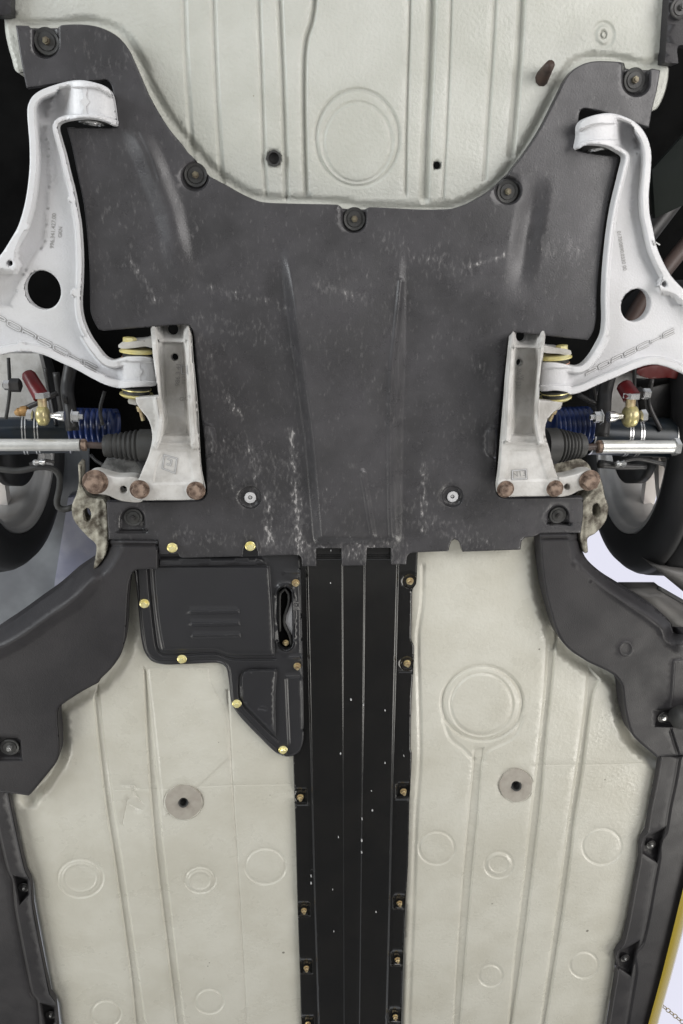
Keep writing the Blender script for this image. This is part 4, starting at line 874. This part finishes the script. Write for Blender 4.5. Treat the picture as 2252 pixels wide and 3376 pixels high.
# stone chips on the tunnel plate
for x, y, q in ((1158, 2308, 5), (1270, 2343, 5), (1123, 2485, 5), (1270, 2516, 4), (1228, 2673, 6), (1332, 2494, 3), (1116, 2761, 4), (1194, 2702, 4), (1193, 2773, 5), (1193, 2812, 4), (1026, 2890, 4), (1026, 2914, 4), (1240, 3008, 4), (1199, 2325, 4), (1091, 1815, 5), (1090, 1923, 4), (1225, 2608, 3), (1097, 2934, 3), (1101, 3072, 3)):
    a = np.linspace(0, 2*math.pi, 8)[:-1]
    pp = [(x + q*.5*random.uniform(.6, 1.2)*math.cos(t_), y + q*.6*random.uniform(.6, 1.3)*math.sin(t_)) for t_ in a]
    prism('paint_chip', pp, .0225 if 1126 < x < 1200 else .019, .004, CHIP, TN, spl=False, rnd=1, rh=.0001)

# ---- left service cover
rl = Relief()
big = spline([(503, 1866, 1), (890, 1866, 1), (902, 2050), (905, 2140), (905, 2165, 1), (770, 2164), (740, 2156), (712, 2147), (620, 2146), (537, 2148, 1), (521, 2060), (510, 1960)], True, 12)
rl.flat(big, 8, .0065)
rl.flat(spline([(522, 1840, 1), (840, 1838), (870, 1846), (882, 1864, 1), (524, 1870, 1)], True, 10), 4, .006)
for y in (2019, 2059, 2098): rl.flat(spline([(622 + (y-2019)*.09, y - 9, 1), (790 + (y-2019)*.05, y - 11, 1), (792 + (y-2019)*.05, y + 6, 1), (624 + (y-2019)*.09, y + 9, 1)], True, 8), 6, .0030)
rl.bead([(489, 1870), (496, 1960), (507, 2060), (518, 2136), (536, 2158), (620, 2158), (710, 2154), (765, 2172), (905, 2174)], 7, -.004)
rl.flat(spline([(795, 2240), (802, 2216), (830, 2210), (915, 2206, 1), (908, 2300), (910, 2430, 1), (850, 2370), (800, 2316), (797, 2280)], True, 10), 5, .006)
rl.bead([(912, 2210), (820, 2208), (796, 2222), (790, 2250), (794, 2312), (850, 2375), (915, 2440)], 6, -.003)
rl.bead([(945, 2232), (1000, 2231)], 7, .0022).bead([(942, 1888), (990, 1887)], 6, .002).bead([(955, 2168), (1000, 2167)], 6, .002)
rl.bead([(944, 2240), (948, 2340), (953, 2450)], 7, .002).bead([(988, 1880), (992, 2000), (996, 2200), (1000, 2400)], 5, .003)
rl.bead([(452, 1885), (460, 1980), (470, 2080), (480, 2140), (500, 2168), (535, 2180), (712, 2176), (740, 2185), (755, 2205), (765, 2300), (775, 2325), (860, 2418), (915, 2470), (940, 2482)], 6, -.0025)
slot = lambda k: np.array([(940 + k*math.cos(a), 1958 + k*math.sin(a)) for a in np.linspace(math.pi, 2*math.pi, 10)] + [(943 + k*math.cos(a), 2120 + k*math.sin(a)) for a in np.linspace(0, math.pi, 10)])
rl.pts.append(slot(29)); rl.pts.append(slot(34))
Ls = slot(27); rl.fn(lambda P: .005*(1 - sst(dist(P, Ls, True), 0, 8)))
rl.flat(np.array([(850, 2330), (886, 2332), (882, 2345), (853, 2344)]), 2, -.0015)
SC = sheet('service_cover', [(432, 1852, 1), (470, 1765, 1), (990, 1765, 1), (990, 1835), (994, 1900), (997, 2050), (1001, 2250), (1003, 2400), (1000, 2447), (988, 2477), (962, 2493), (937, 2493), (908, 2480), (858, 2432), (800, 2372), (770, 2332), (760, 2300), (755, 2250), (748, 2207), (735, 2191), (713, 2185), (640, 2188), (560, 2191), (528, 2189), (499, 2178), (480, 2155), (470, 2128), (463, 2080), (455, 1990), (445, 1900)], SATIN, CAR, h=.016, relief=rl, step=12, thick=.012, rnd=7, rh=.006, holes=[slot(22)])
for x, y in ((568, 1805), (825, 1800)): fast('flange_bolt', x, y, .036 if y < 1804 else .036, SC, [ZINC], 1.15, 'bolt')
for x, y in ((476, 1989), (600, 2172), (781, 2319), (933, 2471)): fast('flange_bolt', x, y, .016, SC, [ZINC], 1.15, 'bolt')
for x, y in ((975, 1921), (980, 2195)): fast('nut_stud', x, y, .017, SC, [BRASS, BRASS], 1.0, 'nut')
fast('nut_stud', 942, 2118, .008, SC, [BRASS, BRASS], .8, 'nut')
prism('slot_backing', [(915, 1930), (975, 1930), (975, 2150), (915, 2150)], .003, .002, HOLE, SC, spl=False)
prism('pale_pipe', [(944, 2030), (962, 1985), (964, 2096), (952, 2075), (942, 2052)], .007, .003, ALU, SC, spl=False)
tube('seal_strip', [(922, 2080, .008), (921, 1990, .008), (924, 1955, .008), (940, 1942, .008), (952, 1958, .008), (952, 1990, .008), (938, 2030, .008), (938, 2060, .008), (956, 2095, .008), (960, 2130, .008)], 5, RUBBER, SC)

# ---- sill trims
def sill(inner, outer, notes, side_):
    pts = inner + outer[::-1]
    rl = Relief(); s_ = 1 if side_ == 'L' else -1
    IL = spline(inner, False, 14)
    rl.bead([tuple(p) for p in inner], 7, .006)
    off = [(p[0] - s_*60, p[1]) for p in inner]
    rl.bead(off, 10, -.004)
    IN = np.asarray(inner)[np.argsort(np.asarray(inner)[:, 1])]
    def slope(P):
        xi = np.interp(P[:, 1], IN[:, 1], IN[:, 0]); q = (xi - P[:, 0]) * s_
        return -.0006*np.clip(q - 60, 0, 400)*.08
    rl.fn(slope)
    for x, y in notes: rl.flat(np.array([(x - 38*(.4 if s_ < 0 else 1), y - 42), (x + 16, y - 30), (x + 18, y + 26), (x - 16, y + 62)]) if s_ > 0 else np.array([(x - 24, y - 26), (x + 52, y - 62), (x + 22, y + 64), (x - 30, y + 30)]), 8, -.018)
    o = sheet('sill_trim', [(p[0], p[1], 1) for p in pts], DUCT, CAR, h=.016, relief=rl, step=14, thick=.012, rnd=5, rh=.003)
    for x, y in notes:
        fast('cover_screw', x, y, .003, o, [DARK, STEEL], .62, 'clip')
sill([(26, 2606), (45, 2700), (62, 2780), (84, 2872), (98, 2898), (103, 2920), (108, 2990), (128, 3100), (148, 3200), (165, 3278), (182, 3300), (190, 3376), (200, 3500)], [(-150, 2606), (-150, 2780), (-140, 3100), (-140, 3500)], [(80, 2925), (168, 3345)], 'L')
sill([(2180, 2492), (2165, 2580), (2148, 2660), (2134, 2742), (2118, 2768), (2112, 2790), (2112, 2830), (2096, 2920), (2074, 3040), (2056, 3112), (2040, 3130), (2030, 3150), (2036, 3200), (2022, 3290), (2008, 3376), (1990, 3500)], [(2400, 2492), (2360, 2580), (2335, 2660), (2315, 2742), (2305, 2768), (2298, 2790), (2290, 2830), (2262, 2920), (2232, 3040), (2212, 3112), (2206, 3130), (2200, 3150), (2188, 3200), (2164, 3290), (2142, 3376), (2112, 3500)], [(2146, 2784), (2060, 3158)], 'R')
# yellow rocker panel curling up on the right
A = spline([(2332, 2650), (2292, 2760), (2252, 2900), (2215, 3050), (2180, 3190), (2130, 3376), (2096, 3520)], False, 20)
V = []; Fc = []; n = 9
P0 = W(A[:, 0], A[:, 1], .000)
for i in range(len(A)):
    for j in range(n):
        a = j/(n-1)*math.pi*.62; V.append((P0[i][0] - .066*math.sin(a) + .012, P0[i][1], P0[i][2] + .085*(1 - math.cos(a)) - .022))
for i in range(len(A)-1):
    for j in range(n-1): k = i*n + j; Fc.append((k, k+1, k+n+1, k+n))
mesh_obj('rocker_panel', V, Fc, YELLOW, CAR)

# ---- workshop seen past the car on the right
def glow_slab(x0, y0, x1, y1, h, label):  # glowing panel added as the bright background
    a, b = W(x0, y0, h), W(x1, y1, h)
    o = slab('glow_panel', min(a[0], b[0]), max(a[0], b[0]), min(a[1], b[1]), max(a[1], b[1]), float(a[2]), .05, GLOW, label=label, cat='backdrop')
glow_slab(1780, 1500, 2600, 2120, -2.5, 'glowing panel standing in for the bright ceiling seen between the right wheel and the curved air duct')
glow_slab(1900, 2500, 3200, 3900, -2.5, 'glowing panel standing in for the bright workshop beyond the yellow rocker panel at lower right')
def chain(px, py, dx, dy, n, label):
    th_ = bpy.data.objects.new('hanging_chain', None); COL.objects.link(th_); c = Vector(W(px, py, -.7)); th_.location = c; WL[th_.name] = c; th_['label'] = label; th_['category'] = 'chain'
    for i in range(n):
        x = px + dx*i; y = py + dy*i
        a = circ(x, y, 9 if i % 2 else 8, 3.5 if i % 2 else 6, 12, math.atan2(dy, dx)); a = np.concatenate([a, a[:1]])
        tube('link', [(q[0], q[1], -.7) for q in a], 1.4, BRASS, th_, seg=6)
chain(2180, 3312, 11.5, 9.5, 9, 'thin slack lifting chain hanging beyond the yellow rocker panel')
